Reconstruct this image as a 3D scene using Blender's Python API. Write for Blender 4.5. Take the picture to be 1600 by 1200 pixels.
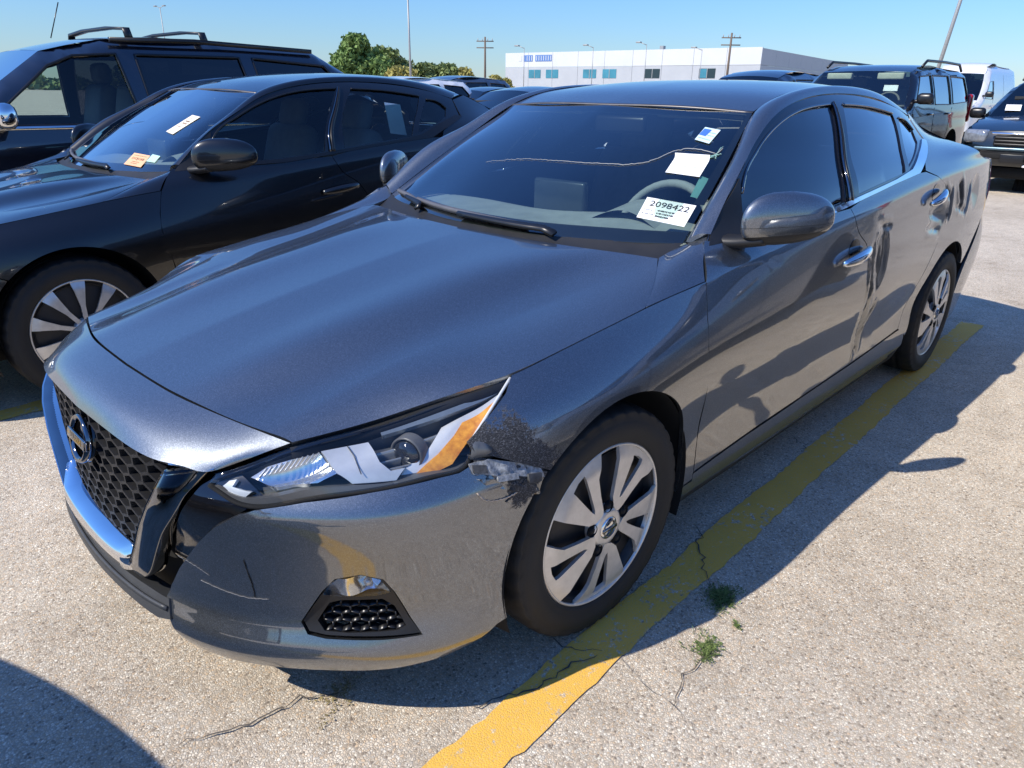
import bpy, math, random
import numpy as np
from mathutils import Vector, Matrix
from mathutils.geometry import delaunay_2d_cdt

random.seed(7)
rng = np.random.default_rng(7)
scene = bpy.context.scene
for o in list(bpy.data.objects):
    bpy.data.objects.remove(o)
COL = scene.collection

# ------------------------------------------------------------------ camera --
cam_data = bpy.data.cameras.new('camera')
cam_data.sensor_width = 36.0
cam_data.lens = 25.08
cam_data.clip_start = 0.05
cam_data.clip_end = 6000.0
cam = bpy.data.objects.new('camera', cam_data)
COL.objects.link(cam)
def cam_axes(yaw, pitch, roll):
    f = Vector((math.cos(pitch) * math.cos(yaw), math.cos(pitch) * math.sin(yaw), math.sin(pitch)))
    r = f.cross(Vector((0, 0, 1))).normalized()
    u = r.cross(f)
    c, s = math.cos(roll), math.sin(roll)
    return c * r + s * u, -s * r + c * u, f
_r, _u, _f = cam_axes(3.908167, -0.388854, 0.015130)
_m = Matrix((_r, _u, -_f)).transposed().to_4x4()
_m.translation = Vector((1.3183, 1.8116, 1.3720))
cam.matrix_world = _m
scene.camera = cam

# ------------------------------------------------------------ sky and sun ---
SUN = Vector((0.93, -0.32, 1.0)).normalized()          # direction towards the sun
world = bpy.data.worlds.new('World')
scene.world = world
world.use_nodes = True
_nt = world.node_tree
_nt.nodes.clear()
_out = _nt.nodes.new('ShaderNodeOutputWorld')
_bg = _nt.nodes.new('ShaderNodeBackground')
_sky = _nt.nodes.new('ShaderNodeTexSky')
_sky.sky_type = 'NISHITA'
_sky.sun_disc = False
_sky.sun_elevation = math.asin(SUN.z)
_sky.sun_rotation = math.atan2(SUN.x, SUN.y)
_sky.altitude = 2000.0
_sky.air_density = 2.0
_sky.dust_density = 0.0
_sky.ozone_density = 10.0
_bg.inputs['Strength'].default_value = 0.15
_tint = _nt.nodes.new('ShaderNodeMix'); _tint.data_type = 'RGBA'; _tint.blend_type = 'MULTIPLY'
_tint.inputs[0].default_value = 1.0
_tint.inputs[7].default_value = (0.575, 0.75, 1.05, 1)
_nt.links.new(_sky.outputs[0], _tint.inputs[6])
_nt.links.new(_tint.outputs[2], _bg.inputs['Color'])
_nt.links.new(_bg.outputs[0], _out.inputs['Surface'])
sun_data = bpy.data.lights.new('sun', 'SUN')
sun_data.energy = 5.0
sun_data.angle = math.radians(0.53)
sun_data.color = (1.0, 0.94, 0.85)
sun = bpy.data.objects.new('sun', sun_data)
COL.objects.link(sun)
sun.rotation_euler = (-SUN).to_track_quat('-Z', 'Y').to_euler()
sun.location = (0, 0, 30)
scene.view_settings.view_transform = 'Standard'
scene.view_settings.look = 'None'
scene.view_settings.exposure = 0.17
scene.view_settings.gamma = 1.0
scene.view_settings.use_curve_mapping = False

# --------------------------------------------------------------- materials --
MATS = {}
def nodes_of(name):
    m = bpy.data.materials.new(name)
    m.use_nodes = True
    nt = m.node_tree
    bsdf = nt.nodes['Principled BSDF']
    return m, nt, bsdf
def setp(b, **kw):
    names = dict(color='Base Color', metallic='Metallic', rough='Roughness', coat='Coat Weight', coatr='Coat Roughness',
                 spec='Specular IOR Level', ior='IOR', trans='Transmission Weight', emit='Emission Color', emits='Emission Strength', alpha='Alpha',
                 sheen='Sheen Weight', aniso='Anisotropic')
    for k, v in kw.items():
        i = b.inputs[names[k]]
        if k in ('color', 'emit') and len(v) == 3:
            v = (*v, 1)
        i.default_value = v
def N(nt, typ, **kw):
    n = nt.nodes.new(typ)
    for k, v in kw.items():
        setattr(n, k, v)
    return n
def coords(nt, scale=None, world_space=False):
    if world_space:
        g = N(nt, 'ShaderNodeNewGeometry')
        return g.outputs['Position']
    t = N(nt, 'ShaderNodeTexCoord')
    return t.outputs['Object']
def noise(nt, vec, scale, detail=3, rough=.5):
    n = N(nt, 'ShaderNodeTexNoise')
    n.inputs['Scale'].default_value = scale
    n.inputs['Detail'].default_value = detail
    n.inputs['Roughness'].default_value = rough
    nt.links.new(vec, n.inputs['Vector'])
    return n
def ramp(nt, fac, stops):
    r = N(nt, 'ShaderNodeValToRGB')
    e = r.color_ramp.elements
    while len(e) < len(stops):
        e.new(.5)
    for el, (p, c) in zip(e, stops):
        el.position = p
        el.color = (*c, 1) if len(c) == 3 else c
    nt.links.new(fac, r.inputs['Fac'])
    return r
def mix(nt, fac, a, b, blend='MIX'):
    m = N(nt, 'ShaderNodeMix', data_type='RGBA', blend_type=blend)
    if isinstance(fac, (int, float)): m.inputs['Factor'].default_value = fac
    else: nt.links.new(fac, m.inputs['Factor'])
    for sock, v in (('A', a), ('B', b)):
        i = [s for s in m.inputs if s.name == sock and s.type == 'RGBA'][0]
        if isinstance(v, tuple): i.default_value = (*v, 1) if len(v) == 3 else v
        else: nt.links.new(v, i)
    return [s for s in m.outputs if s.type == 'RGBA'][0]
def math_n(nt, op, a, b=None, c=None):
    m = N(nt, 'ShaderNodeMath', operation=op)
    for k, v in enumerate((a, b, c)):
        if v is None: continue
        if isinstance(v, (int, float)): m.inputs[k].default_value = v
        else: nt.links.new(v, m.inputs[k])
    return m.outputs[0]
def bump(nt, bsdf, h, strength, dist, sock='Normal'):
    b = N(nt, 'ShaderNodeBump')
    b.inputs['Strength'].default_value = strength
    b.inputs['Distance'].default_value = dist
    nt.links.new(h, b.inputs['Height'])
    nt.links.new(b.outputs[0], bsdf.inputs[sock])
def plain(name, color, rough=.5, metallic=0., vary=.12, vscale=14, bumpd=0., bscale=300, coat=0., spec=.5):
    """a plain coloured stuff with slight wear in tone and gloss"""
    if name in MATS: return MATS[name]
    m, nt, b = nodes_of(name)
    setp(b, color=color, rough=rough, metallic=metallic, coat=coat, coatr=.05, spec=spec)
    co = coords(nt)
    n = noise(nt, co, vscale, 5, .6)
    lo = tuple(c * (1 - vary) for c in color); hi = tuple(min(1, c * (1 + vary)) for c in color)
    r = ramp(nt, n.outputs['Fac'], [(.3, lo), (.7, hi)])
    nt.links.new(r.outputs[0], b.inputs['Base Color'])
    rr = N(nt, 'ShaderNodeMapRange')
    rr.inputs['To Min'].default_value = max(0.02, rough * .85); rr.inputs['To Max'].default_value = min(1, rough * 1.2)
    nt.links.new(n.outputs['Fac'], rr.inputs['Value']); nt.links.new(rr.outputs[0], b.inputs['Roughness'])
    if bumpd:
        nb = noise(nt, co, bscale, 2)
        bump(nt, b, nb.outputs['Fac'], .6, bumpd)
    MATS[name] = m
    return m
def paint(name, color, metallic=.75, rough=.32, flake=.5, dust=.0, scuff=None, ior=1.85):
    """metallic car paint under clear coat; scuff: list of (centre xyz, radius) where black scrapes lie"""
    m, nt, b = nodes_of(name)
    setp(b, color=color, metallic=metallic, rough=rough, coat=1.0, coatr=.025)
    b.inputs['Coat IOR'].default_value = ior
    co = coords(nt)
    v = N(nt, 'ShaderNodeTexVoronoi', feature='F1')
    v.inputs['Scale'].default_value = 950.0
    nt.links.new(co, v.inputs['Vector'])
    fl = ramp(nt, v.outputs['Color'], [(.0, tuple(c * (1 - .45 * flake) for c in color)), (.62, color), (1., tuple(min(1, c * (1 + 1.5 * flake)) for c in color))])
    col = fl.outputs[0]
    big = noise(nt, co, 3.0, 6, .65)
    rr = N(nt, 'ShaderNodeMapRange')
    rr.inputs['From Min'].default_value = .35; rr.inputs['From Max'].default_value = .75
    rr.inputs['To Min'].default_value = .018; rr.inputs['To Max'].default_value = .06
    nt.links.new(big.outputs['Fac'], rr.inputs['Value'])
    nt.links.new(rr.outputs[0], b.inputs['Coat Roughness'])
    if dust:
        dn = noise(nt, co, 60, 6, .8)
        dm = ramp(nt, dn.outputs['Fac'], [(.52, (0, 0, 0)), (.80, (dust, dust, dust))])
        col = mix(nt, dm.outputs[0], col, (.34, .31, .27))
        mm = math_n(nt, 'MULTIPLY_ADD', dm.outputs[0], -metallic, metallic)
        nt.links.new(mm, b.inputs['Metallic'])
    if scuff:
        tot = None
        for (c, r) in scuff:
            d = N(nt, 'ShaderNodeVectorMath', operation='DISTANCE')
            nt.links.new(co, d.inputs[0]); d.inputs[1].default_value = c
            f = math_n(nt, 'SUBTRACT', 1.0, math_n(nt, 'DIVIDE', d.outputs['Value'], r))
            tot = f if tot is None else math_n(nt, 'MAXIMUM', tot, f)
        sn = noise(nt, co, 95, 9, .8)
        st = noise(nt, co, 13, 3, .6)
        t2 = math_n(nt, 'ADD', tot, math_n(nt, 'MULTIPLY_ADD', st.outputs['Fac'], 1.3, -.80))
        t3 = math_n(nt, 'ADD', t2, math_n(nt, 'MULTIPLY_ADD', sn.outputs['Fac'], 1.7, -.90))
        mk = ramp(nt, t3, [(.16, (0, 0, 0)), (.19, (1, 1, 1))])
        mp = N(nt, 'ShaderNodeMapping'); mp.inputs['Rotation'].default_value = (0, .5, .3); mp.inputs['Scale'].default_value = (1, 1, 2.4)
        nt.links.new(co, mp.inputs['Vector'])
        fs = noise(nt, mp.outputs[0], 230, 7, .85)
        core = ramp(nt, fs.outputs['Fac'], [(.0, (.010, .010, .011)), (.52, (.020, .020, .022)), (.58, (.12, .12, .125)), (.63, (.32, .32, .33)), (.66, (.03, .03, .032)), (1., (.06, .06, .062))])
        col = mix(nt, mk.outputs[0], col, core.outputs[0])
        inv = math_n(nt, 'SUBTRACT', 1.0, mk.outputs[0])
        nt.links.new(inv, b.inputs['Coat Weight'])
        nt.links.new(math_n(nt, 'MULTIPLY', inv, metallic), b.inputs['Metallic'])
        nt.links.new(math_n(nt, 'MULTIPLY_ADD', mk.outputs[0], .3, rough), b.inputs['Roughness'])
        bump(nt, b, mk.outputs[0], .5, .0012)
    nt.links.new(col, b.inputs['Base Color'])
    MATS[name] = m
    return m
def glass(name, tint, gloss=1.0, rough=.0, cap=1.0):
    """thin window pane: what lies behind it is dimmed by the tint, the surface mirrors by Fresnel"""
    m = bpy.data.materials.new(name); m.use_nodes = True
    nt = m.node_tree; nt.nodes.clear()
    out = N(nt, 'ShaderNodeOutputMaterial')
    tr = N(nt, 'ShaderNodeBsdfTransparent'); tr.inputs['Color'].default_value = (*tint, 1)
    gl = N(nt, 'ShaderNodeBsdfGlossy'); gl.inputs['Roughness'].default_value = rough + .005
    fr = N(nt, 'ShaderNodeFresnel'); fr.inputs['IOR'].default_value = 1.5
    f2 = math_n(nt, 'MULTIPLY', fr.outputs[0], gloss * 2.0)
    f2 = math_n(nt, 'MINIMUM', f2, cap)
    mx = N(nt, 'ShaderNodeMixShader')
    nt.links.new(f2, mx.inputs[0]); nt.links.new(tr.outputs[0], mx.inputs[1]); nt.links.new(gl.outputs[0], mx.inputs[2])
    nt.links.new(mx.outputs[0], out.inputs['Surface'])
    MATS[name] = m
    return m
BLK = plain('black_plastic', (.012, .012, .013), .5, bumpd=.0004, bscale=900)
SATIN = plain('satin_black', (.010, .010, .011), .32)
PIANO = plain('gloss_black', (.006, .006, .007), .06, coat=.6)
RUBBER = plain('tyre_rubber', (.013, .0128, .0125), .68, vary=.35, vscale=25, bumpd=.0006, bscale=500)
CHROME = plain('chrome', (.80, .81, .83), .05, 1.0, vary=.04)
LIPGREY = plain('lip_grey', (.045, .047, .050), .45, bumpd=.0004, bscale=700)
SMOKE = plain('smoked_chrome', (.22, .225, .24), .07, 1.0, vary=.1)
ALU = plain('wheel_silver', (.70, .68, .64), .36, .65, vary=.10, vscale=30)
DARKALU = plain('wheel_dark', (.030, .030, .032), .45, .3)
STEEL = plain('brake_steel', (.16, .15, .145), .45, .8)
VOIDM = plain('liner_black', (.006, .006, .006), .9)
CABIN = plain('cabin_grey', (.28, .30, .30), .75, bumpd=.0005)
SEATF = plain('seat_cloth', (.20, .205, .21), .9, bumpd=.0006)
HEADL = plain('headliner', (.30, .29, .27), .9)
WGLASS = glass('windshield_glass', (.76, .88, .86), 1.5)
TGLASS = glass('tinted_glass', (.045, .05, .06), 1.35)
CGLASS = glass('side_glass', (.66, .76, .73), .8)
LENS = glass('lamp_lens', (.96, .97, .97), .55, cap=.28)
PAPER = plain('white_paper', (.80, .80, .78), .75, vary=.05)
INK = plain('black_ink', (.012, .012, .014), .8)
RED = plain('tail_red', (.35, .012, .012), .12, coat=.8)
REFL = plain('lamp_reflector', (.72, .74, .76), .16, .9, vary=.1, vscale=40)
LAMPGREY = plain('lamp_grey', (.11, .11, .11), .35)
LAMPSILVER = plain('lamp_silver', (.66, .67, .68), .30, .35)
BLACKCHROME = plain('black_chrome', (.26, .265, .28), .06, 1.0, vary=.1)
DARKLENS = plain('projector_glass', (.02, .022, .026), .04, coat=1.)
DRLM = plain('light_bar', (.62, .66, .70), .2)
AMBER = plain('amber_reflector', (1.0, .31, .030), .35, vary=.45, vscale=55, coat=.3)
PLASTICGREY = plain('clear_edge', (.55, .56, .56), .3)

# ---------------------------------------------------------------- builders --
def prop(o, label=None, cat=None, group=None, kind=None):
    if label: o['label'] = label
    if cat: o['category'] = cat
    if group: o['group'] = group
    if kind: o['kind'] = kind
    return o
def empty(name, loc=(0, 0, 0), rz=0., label=None, cat=None, group=None):
    o = bpy.data.objects.new(name, None)
    o.empty_display_size = .3
    COL.objects.link(o)
    o.location = loc; o.rotation_euler = (0, 0, rz)
    return prop(o, label, cat, group)
def add(name, V, F, mat, parent=None, smooth=True, label=None):
    me = bpy.data.meshes.new(name)
    V = np.asarray(V, float)
    F = [list(map(int, f)) for f in F]
    me.from_pydata(V.tolist(), [], F)
    if smooth:
        me.polygons.foreach_set('use_smooth', np.ones(len(me.polygons), bool))
    mats = mat if isinstance(mat, (list, tuple)) else [mat]
    for mm in mats: me.materials.append(mm)
    me.update()
    o = bpy.data.objects.new(name, me)
    COL.objects.link(o)
    if parent is not None: o.parent = parent
    if label: o['label'] = label
    return o
def mirrored(V, F):
    return np.asarray(V) * [1, -1, 1], [tuple(reversed(f)) for f in F]
def both(name, V, F, mat, parent, **kw):
    """left part and its mirror image on the right"""
    a = add(name, V, F, mat, parent, **kw)
    b = add(name, *mirrored(V, F), mat, parent, **kw)
    return a, b
def join(*parts):
    Vs, Fs, n = [], [], 0
    for V, F in parts:
        V = np.asarray(V, float)
        Vs.append(V); Fs += [tuple(int(i) + n for i in f) for f in F]; n += len(V)
    return np.concatenate(Vs), Fs
def cspline(xk, yk, x):
    xk = np.asarray(xk, float); yk = np.asarray(yk, float); x = np.asarray(x, float)
    n = len(xk); h = np.diff(xk)
    A = np.zeros((n, n)); B = np.zeros((n,) + yk.shape[1:])
    A[0, 0] = A[-1, -1] = 1
    for i in range(1, n - 1):
        A[i, i - 1] = h[i - 1]; A[i, i] = 2 * (h[i - 1] + h[i]); A[i, i + 1] = h[i]
        B[i] = 6 * ((yk[i + 1] - yk[i]) / h[i] - (yk[i] - yk[i - 1]) / h[i - 1])
    M = np.linalg.solve(A, B)
    i = np.clip(np.searchsorted(xk, x) - 1, 0, n - 2)
    t = x - xk[i]; hh = h[i]
    if yk.ndim > 1: t = t[..., None]; hh = hh[..., None]
    a = yk[i]; b = (yk[i + 1] - yk[i]) / hh - hh * (2 * M[i] + M[i + 1]) / 6
    return a + b * t + M[i] / 2 * t * t + (M[i + 1] - M[i]) / (6 * hh) * t ** 3
def curve(P, n):
    P = np.asarray(P, float)
    d = np.r_[0, np.cumsum(np.linalg.norm(np.diff(P, axis=0), axis=1))]
    if len(P) == 2: return P[0] + (P[1] - P[0]) * np.linspace(0, 1, n)[:, None]
    return cspline(d / d[-1], P, np.linspace(0, 1, n))
def loft_grid(curves, nu, nv):
    C = np.stack([curve(c, nu) for c in curves])            # (k, nu, 3)
    k = len(C)
    if k == 2: return C[0][None] + (C[1] - C[0])[None] * np.linspace(0, 1, nv)[:, None, None]
    d = np.r_[0, np.cumsum(np.linalg.norm(np.diff(C, axis=0), axis=2).mean(1))]; d /= d[-1]
    return cspline(d, C.reshape(k, -1), np.linspace(0, 1, nv)).reshape(nv, nu, 3)
def grid_faces(nv, nu, flip=False, wrap_u=False):
    f = []
    for j in range(nv - 1):
        for i in range(nu if wrap_u else nu - 1):
            i2 = (i + 1) % nu
            q = (j * nu + i, j * nu + i2, (j + 1) * nu + i2, (j + 1) * nu + i)
            f.append(q[::-1] if flip else q)
    return f
def orient(V, F, out):
    """flip faces so that the mean face normal agrees with direction out"""
    V = np.asarray(V)
    s = 0
    for f in F[::max(1, len(F) // 60)]:
        a, b, c = V[f[0]], V[f[1]], V[f[2]]
        s += np.dot(np.cross(b - a, c - a), out)
    return [tuple(reversed(f)) for f in F] if s < 0 else F
def vnormals(V, F):
    Nn = np.zeros_like(V)
    for k in (3, 4):
        Fk = np.array([f for f in F if len(f) == k])
        if len(Fk):
            n = np.cross(V[Fk[:, 1]] - V[Fk[:, 0]], V[Fk[:, 2]] - V[Fk[:, 0]])
            for c in range(k): np.add.at(Nn, Fk[:, c], n)
    return Nn / (np.linalg.norm(Nn, axis=1)[:, None] + 1e-12)
def flange(V, F, loop, depth, closed=True):
    """a turned-in edge along the boundary loop (its vertices are doubled so the shading breaks there)"""
    Nn = vnormals(V, F)
    L = np.asarray(loop); n0 = len(V); k = len(L)
    A = V[L]; B = A - Nn[L] * depth
    V2 = np.concatenate([V, A, B])
    F2 = list(F)
    for i in range(k if closed else k - 1):
        j = (i + 1) % k
        F2.append((n0 + i, n0 + k + i, n0 + k + j, n0 + j))
    return V2, F2
def grid_loop(nv, nu):
    return [i for i in range(nu)] + [j * nu + nu - 1 for j in range(1, nv)] + [(nv - 1) * nu + i for i in range(nu - 2, -1, -1)] + [j * nu for j in range(nv - 2, 0, -1)]
def patch(curves, nu, nv, out, sym=False, edge=.012):
    G = loft_grid(curves, nu, nv)
    if sym: G = np.concatenate([G[:0:-1] * [1, -1, 1], G]); nv = len(G)
    V = G.reshape(-1, 3); F = grid_faces(nv, nu)
    F = orient(V, F, np.array(out, float))
    if edge:
        lp = grid_loop(nv, nu)
        V, F = flange(V, F, lp, edge)
    return V, F
def resample(poly, h):
    poly = np.asarray(poly, float); out = []
    for a, b in zip(poly, np.roll(poly, -1, 0)):
        n = max(1, int(round(np.linalg.norm(b - a) / h)))
        out += [a + (b - a) * t for t in np.arange(n) / n]
    return np.array(out)
def smooth_poly(poly, h, corners=()):
    """closed polygon through the points, splined between the given corner indices"""
    poly = np.asarray(poly, float); n = len(poly)
    if not len(corners): corners = list(range(n))
    corners = sorted(corners); out = []
    for a, b in zip(corners, corners[1:] + [corners[0] + n]):
        seg = np.array([poly[i % n] for i in range(a, b + 1)])
        d = np.linalg.norm(np.diff(seg, axis=0), axis=1).sum()
        out.append(curve(seg, max(2, int(d / h) + 1))[:-1])
    return np.concatenate(out)
def shrink(poly, g):
    P = np.asarray(poly, float)
    a = np.roll(P, 1, 0); b = np.roll(P, -1, 0)
    t1 = P - a; t2 = b - P
    t1 /= np.linalg.norm(t1, axis=1)[:, None] + 1e-12; t2 /= np.linalg.norm(t2, axis=1)[:, None] + 1e-12
    n1 = np.stack([-t1[:, 1], t1[:, 0]], 1); n2 = np.stack([-t2[:, 1], t2[:, 0]], 1)
    m = n1 + n2; m /= np.maximum(np.linalg.norm(m, axis=1)[:, None], .3)
    area = .5 * np.sum(P[:, 0] * b[:, 1] - b[:, 0] * P[:, 1])
    return P + m * g * np.sign(area)
def inside(pts, poly):
    x, y = pts[:, 0][:, None], pts[:, 1][:, None]
    a = poly; b = np.roll(poly, -1, 0)
    c = (a[None, :, 1] > y) != (b[None, :, 1] > y)
    with np.errstate(divide='ignore', invalid='ignore'):
        xi = a[None, :, 0] + (y - a[None, :, 1]) * (b - a)[None, :, 0] / (b - a)[None, :, 1]
    return (np.sum(c & (x < xi), 1) % 2) == 1
def trim(outer, fn, h, holes=(), gap=.0, edge=.012, outdir=(0, 1, 0)):
    """the part of the surface fn(p)->xyz that lies within the outline (and outside the holes), as a mesh with turned-in edges"""
    loops = [resample(shrink(outer, gap) if gap else outer, h)] + [resample(q, h) for q in holes]
    lo = loops[0].min(0); hi = loops[0].max(0)
    gx = np.arange(lo[0] + h * .5, hi[0], h); gy = np.arange(lo[1] + h * .5, hi[1], h)
    G = np.stack(np.meshgrid(gx, gy, indexing='ij'), -1).reshape(-1, 2)
    if len(G):
        m = inside(G, loops[0])
        for q in loops[1:]: m &= ~inside(G, q)
        G = G[m]
        B = np.concatenate(loops)
        keep = np.ones(len(G), bool)
        for k in range(0, len(G), 4000):
            d = ((G[k:k + 4000, None] - B[None]) ** 2).sum(-1).min(1)
            keep[k:k + 4000] = d > (.62 * h) ** 2
        G = G[keep]
    P = np.concatenate(loops + [G]); E = []; n0 = 0
    for q in loops:
        k = len(q); E += [(n0 + i, n0 + (i + 1) % k) for i in range(k)]; n0 += k
    r = delaunay_2d_cdt([Vector(p) for p in P], E, [], 0, 1e-7)
    Q = np.array([(v.x, v.y) for v in r[0]])
    T = np.array([f for f in r[2] if len(f) == 3])
    cen = Q[T].mean(1)
    m = inside(cen, loops[0])
    for q in loops[1:]: m &= ~inside(cen, q)
    T = T[m]
    ed = np.stack([Q[T[:, 1]] - Q[T[:, 0]], Q[T[:, 2]] - Q[T[:, 1]], Q[T[:, 0]] - Q[T[:, 2]]], 1)
    ar = np.abs(ed[:, 0, 0] * ed[:, 1, 1] - ed[:, 0, 1] * ed[:, 1, 0]); mx = (ed ** 2).sum(-1).max(1)
    T = T[ar / mx > .05]
    back = {}
    for i, ids in enumerate(r[3]):
        for j in ids: back[j] = i
    V = fn(Q)
    F = [tuple(t) for t in T]
    F = orient(V, F, np.array(outdir, float))
    n0 = 0
    if edge:
        V0, F0 = V, list(F)
        Nn = vnormals(V0, F0)
        for q in loops:
            L = np.array([back[n0 + i] for i in range(len(q))]); n0 += len(q)
            A = V0[L]; Bv = A - Nn[L] * edge; nn = len(V); k = len(L)
            V = np.concatenate([V, A, Bv])
            for i in range(k):
                j = (i + 1) % k
                F.append((nn + i, nn + k + i, nn + k + j, nn + j))
    return V, F
def box(c, s, rot=None):
    x, y, z = np.array(s) / 2
    V = np.array([(i, j, k) for i in (-x, x) for j in (-y, y) for k in (-z, z)])
    if rot is not None: V = V @ np.array(rot).T
    F = [(0, 1, 3, 2), (4, 6, 7, 5), (0, 4, 5, 1), (2, 3, 7, 6), (0, 2, 6, 4), (1, 5, 7, 3)]
    return V + np.array(c), F
def rbox(c, s, r=.02, n=3, rot=None):
    """box with rounded edges (a superellipsoid-like cage)"""
    x, y, z = np.array(s) / 2; r = min(r, x, y, z) * .999
    bm = []
    nu, nv = 4 * (n + 1), 2 * (n + 1)
    V = []
    for j in range(nv):
        q = j // (n + 1); a = -math.pi / 2 + (math.pi / 2) * ((j % (n + 1)) / n) + q * math.pi / 2
        cz = (z - r) * (1 if q else -1) + r * math.sin(a)
        for i in range(nu):
            p = i // (n + 1); b = (p + (i % (n + 1)) / n) * math.pi / 2
            sx = 1 if p in (0, 3) else -1; sy = 1 if p in (0, 1) else -1
            V.append((sx * (x - r) + r * math.cos(a) * math.cos(b), sy * (y - r) + r * math.cos(a) * math.sin(b), cz))
    V = np.array(V)
    F = grid_faces(nv, nu, wrap_u=True)
    F.append(tuple(range(nu - 1, -1, -1))); F.append(tuple(range((nv - 1) * nu, nv * nu)))
    if rot is not None: V = V @ np.array(rot).T
    return V + np.array(c), F
def tube(P, r, n=8, cap=True):
    P = np.asarray(P, float); k = len(P)
    r = np.broadcast_to(np.asarray(r, float), (k,))
    T = np.gradient(P, axis=0); T /= np.linalg.norm(T, axis=1)[:, None]
    up = np.array([0, 0, 1.]) if abs(T[0] @ [0, 0, 1]) < .9 else np.array([1., 0, 0])
    V = []
    A = np.cross(T[0], up); A /= np.linalg.norm(A)
    for i in range(k):
        A = A - T[i] * (A @ T[i]); A /= np.linalg.norm(A)
        B = np.cross(T[i], A)
        for t in np.arange(n) * 2 * np.pi / n: V.append(P[i] + r[i] * (np.cos(t) * A + np.sin(t) * B))
    F = grid_faces(k, n, wrap_u=True)
    if cap: F += [tuple(range(n - 1, -1, -1)), tuple(range((k - 1) * n, k * n))]
    return np.array(V), F
def ribbon(P, up, w, t):
    """a flat bar of width w and thickness t along the path P; up gives its broad face direction"""
    P = np.asarray(P, float); k = len(P)
    w = np.broadcast_to(np.asarray(w, float), (k,)); t = np.broadcast_to(np.asarray(t, float), (k,))
    T = np.gradient(P, axis=0); T /= np.linalg.norm(T, axis=1)[:, None]
    U = np.broadcast_to(np.asarray(up, float), (k, 3)); U = U - T * (U * T).sum(1)[:, None]; U /= np.linalg.norm(U, axis=1)[:, None]
    S = np.cross(T, U)
    V = np.stack([P + S * w[:, None] / 2 - U * t[:, None] / 2, P + S * w[:, None] / 2 + U * t[:, None] / 2, P - S * w[:, None] / 2 + U * t[:, None] / 2, P - S * w[:, None] / 2 - U * t[:, None] / 2], 1).reshape(-1, 3)
    F = grid_faces(k, 4, wrap_u=True) + [(3, 2, 1, 0), tuple(range((k - 1) * 4, k * 4))]
    return V, F
def revolve(prof, n=48, axis='y', arc=(0, 2 * math.pi)):
    """prof: (radius, offset along the axis); axis y"""
    prof = np.asarray(prof, float); full = abs(arc[1] - arc[0] - 2 * math.pi) < 1e-6
    t = np.linspace(arc[0], arc[1], n, endpoint=not full)
    V = np.stack([np.stack([r * np.cos(t), np.full_like(t, y), r * np.sin(t)], 1) for r, y in prof]).reshape(-1, 3)
    return V, grid_faces(len(prof), n, wrap_u=full)
def prism(poly, y0, y1, to3d):
    """solid between two copies of a 2D outline; to3d(p2, depth)->xyz"""
    poly = np.asarray(poly, float); n = len(poly)
    V = np.concatenate([to3d(poly, y0), to3d(poly, y1)])
    F = [tuple(range(n)), tuple(range(2 * n - 1, n - 1, -1))] + [((i + 1) % n, i, n + i, n + (i + 1) % n) for i in range(n)]
    return V, F
def copy_tree(o, parent=None, mats=None):
    c = o.copy(); COL.objects.link(c); c.parent = parent
    if parent is not None: c.matrix_parent_inverse = o.matrix_parent_inverse.copy()
    if mats and c.type == 'MESH':
        for s in c.material_slots:
            nm = s.material.name if s.material else ''
            if nm in mats:
                s.link = 'OBJECT'; s.material = mats[nm]
    for ch in o.children: copy_tree(ch, c, mats)
    return c

# ============================================================ sedan surfaces =
# car axes: x forward from the front axle, y to the driver's side, z up
PL = np.array([(.945, 0), (.937, .20), (.905, .40), (.84, .55), (.735, .69), (.62, .795), (.52, .85), (.40, .885), (.30, .905), (.15, .920), (0, .926)])
def _mk_plan():
    P = np.concatenate([PL[:0:-1] * [1, -1], PL])
    d = np.r_[0, np.cumsum(np.hypot(*np.diff(P, axis=0).T))]; d -= d[len(PL) - 1]
    s = np.linspace(d[0], d[-1], 1601)
    return s, cspline(d, P, s)
PS, PP = _mk_plan()
_T = np.gradient(PP, PS, axis=0); _T /= np.linalg.norm(_T, axis=1)[:, None]
PN = np.stack([_T[:, 1], -_T[:, 0]], 1)
OZ = np.array([.14, .165, .20, .235, .27, .31, .38, .45, .52, .565, .592, .612, .632, .66, .72])
OA = np.array([-.06, -.028, -.004, .010, .003, -.014, -.014, -.006, .004, .007, .003, -.009, -.026, -.053, -.10])
def nose_off(s, z):
    s = np.abs(np.asarray(s, float)); z = np.asarray(z, float)
    a = cspline(OZ, OA, np.clip(z, .14, .72))
    w = np.clip((1.22 - s) / .40, 0, 1); w = w * w * (3 - 2 * w)
    low = np.where(z < .235, a - OA[3], 0)
    top = np.where(z > .60, (z - .60) * -.35, 0)
    return a * w + (low + top) * (1 - w)
def nose_pt(P, off=0., shaped=True):
    """front-end surface: P=(arc length round the nose, height)"""
    P = np.asarray(P, float); s, z = P[:, 0], P[:, 1]
    p = np.stack([np.interp(s, PS, PP[:, k]) for k in (0, 1)], 1); n = np.stack([np.interp(s, PS, PN[:, k]) for k in (0, 1)], 1)
    o = (nose_off(s, z) if shaped else 0) + off
    p = p + n * np.reshape(o, (-1, 1))
    return np.concatenate([p, z[:, None]], 1)
SX = np.array([.60, .45, .30, .15, 0, -.2, -.4, -.8, -1.3, -1.9, -2.35, -2.6, -2.825, -3.05, -3.3, -3.6, -3.9])
ZS = np.array([.73, .765, .795, .815, .832, .855, .882, .925, .968, 1.018, 1.045, 1.056, 1.063, 1.066, 1.066, 1.062, 1.055])
YS = np.array([.70, .755, .800, .818, .829, .842, .856, .877, .890, .895, .893, .890, .885, .874, .855, .815, .745])
_Y45 = np.array([.79, .862, .905, .914, .912, .897, .889, .892, .893, .894, .899, .909, .914, .910, .893, .855, .79])
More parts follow.
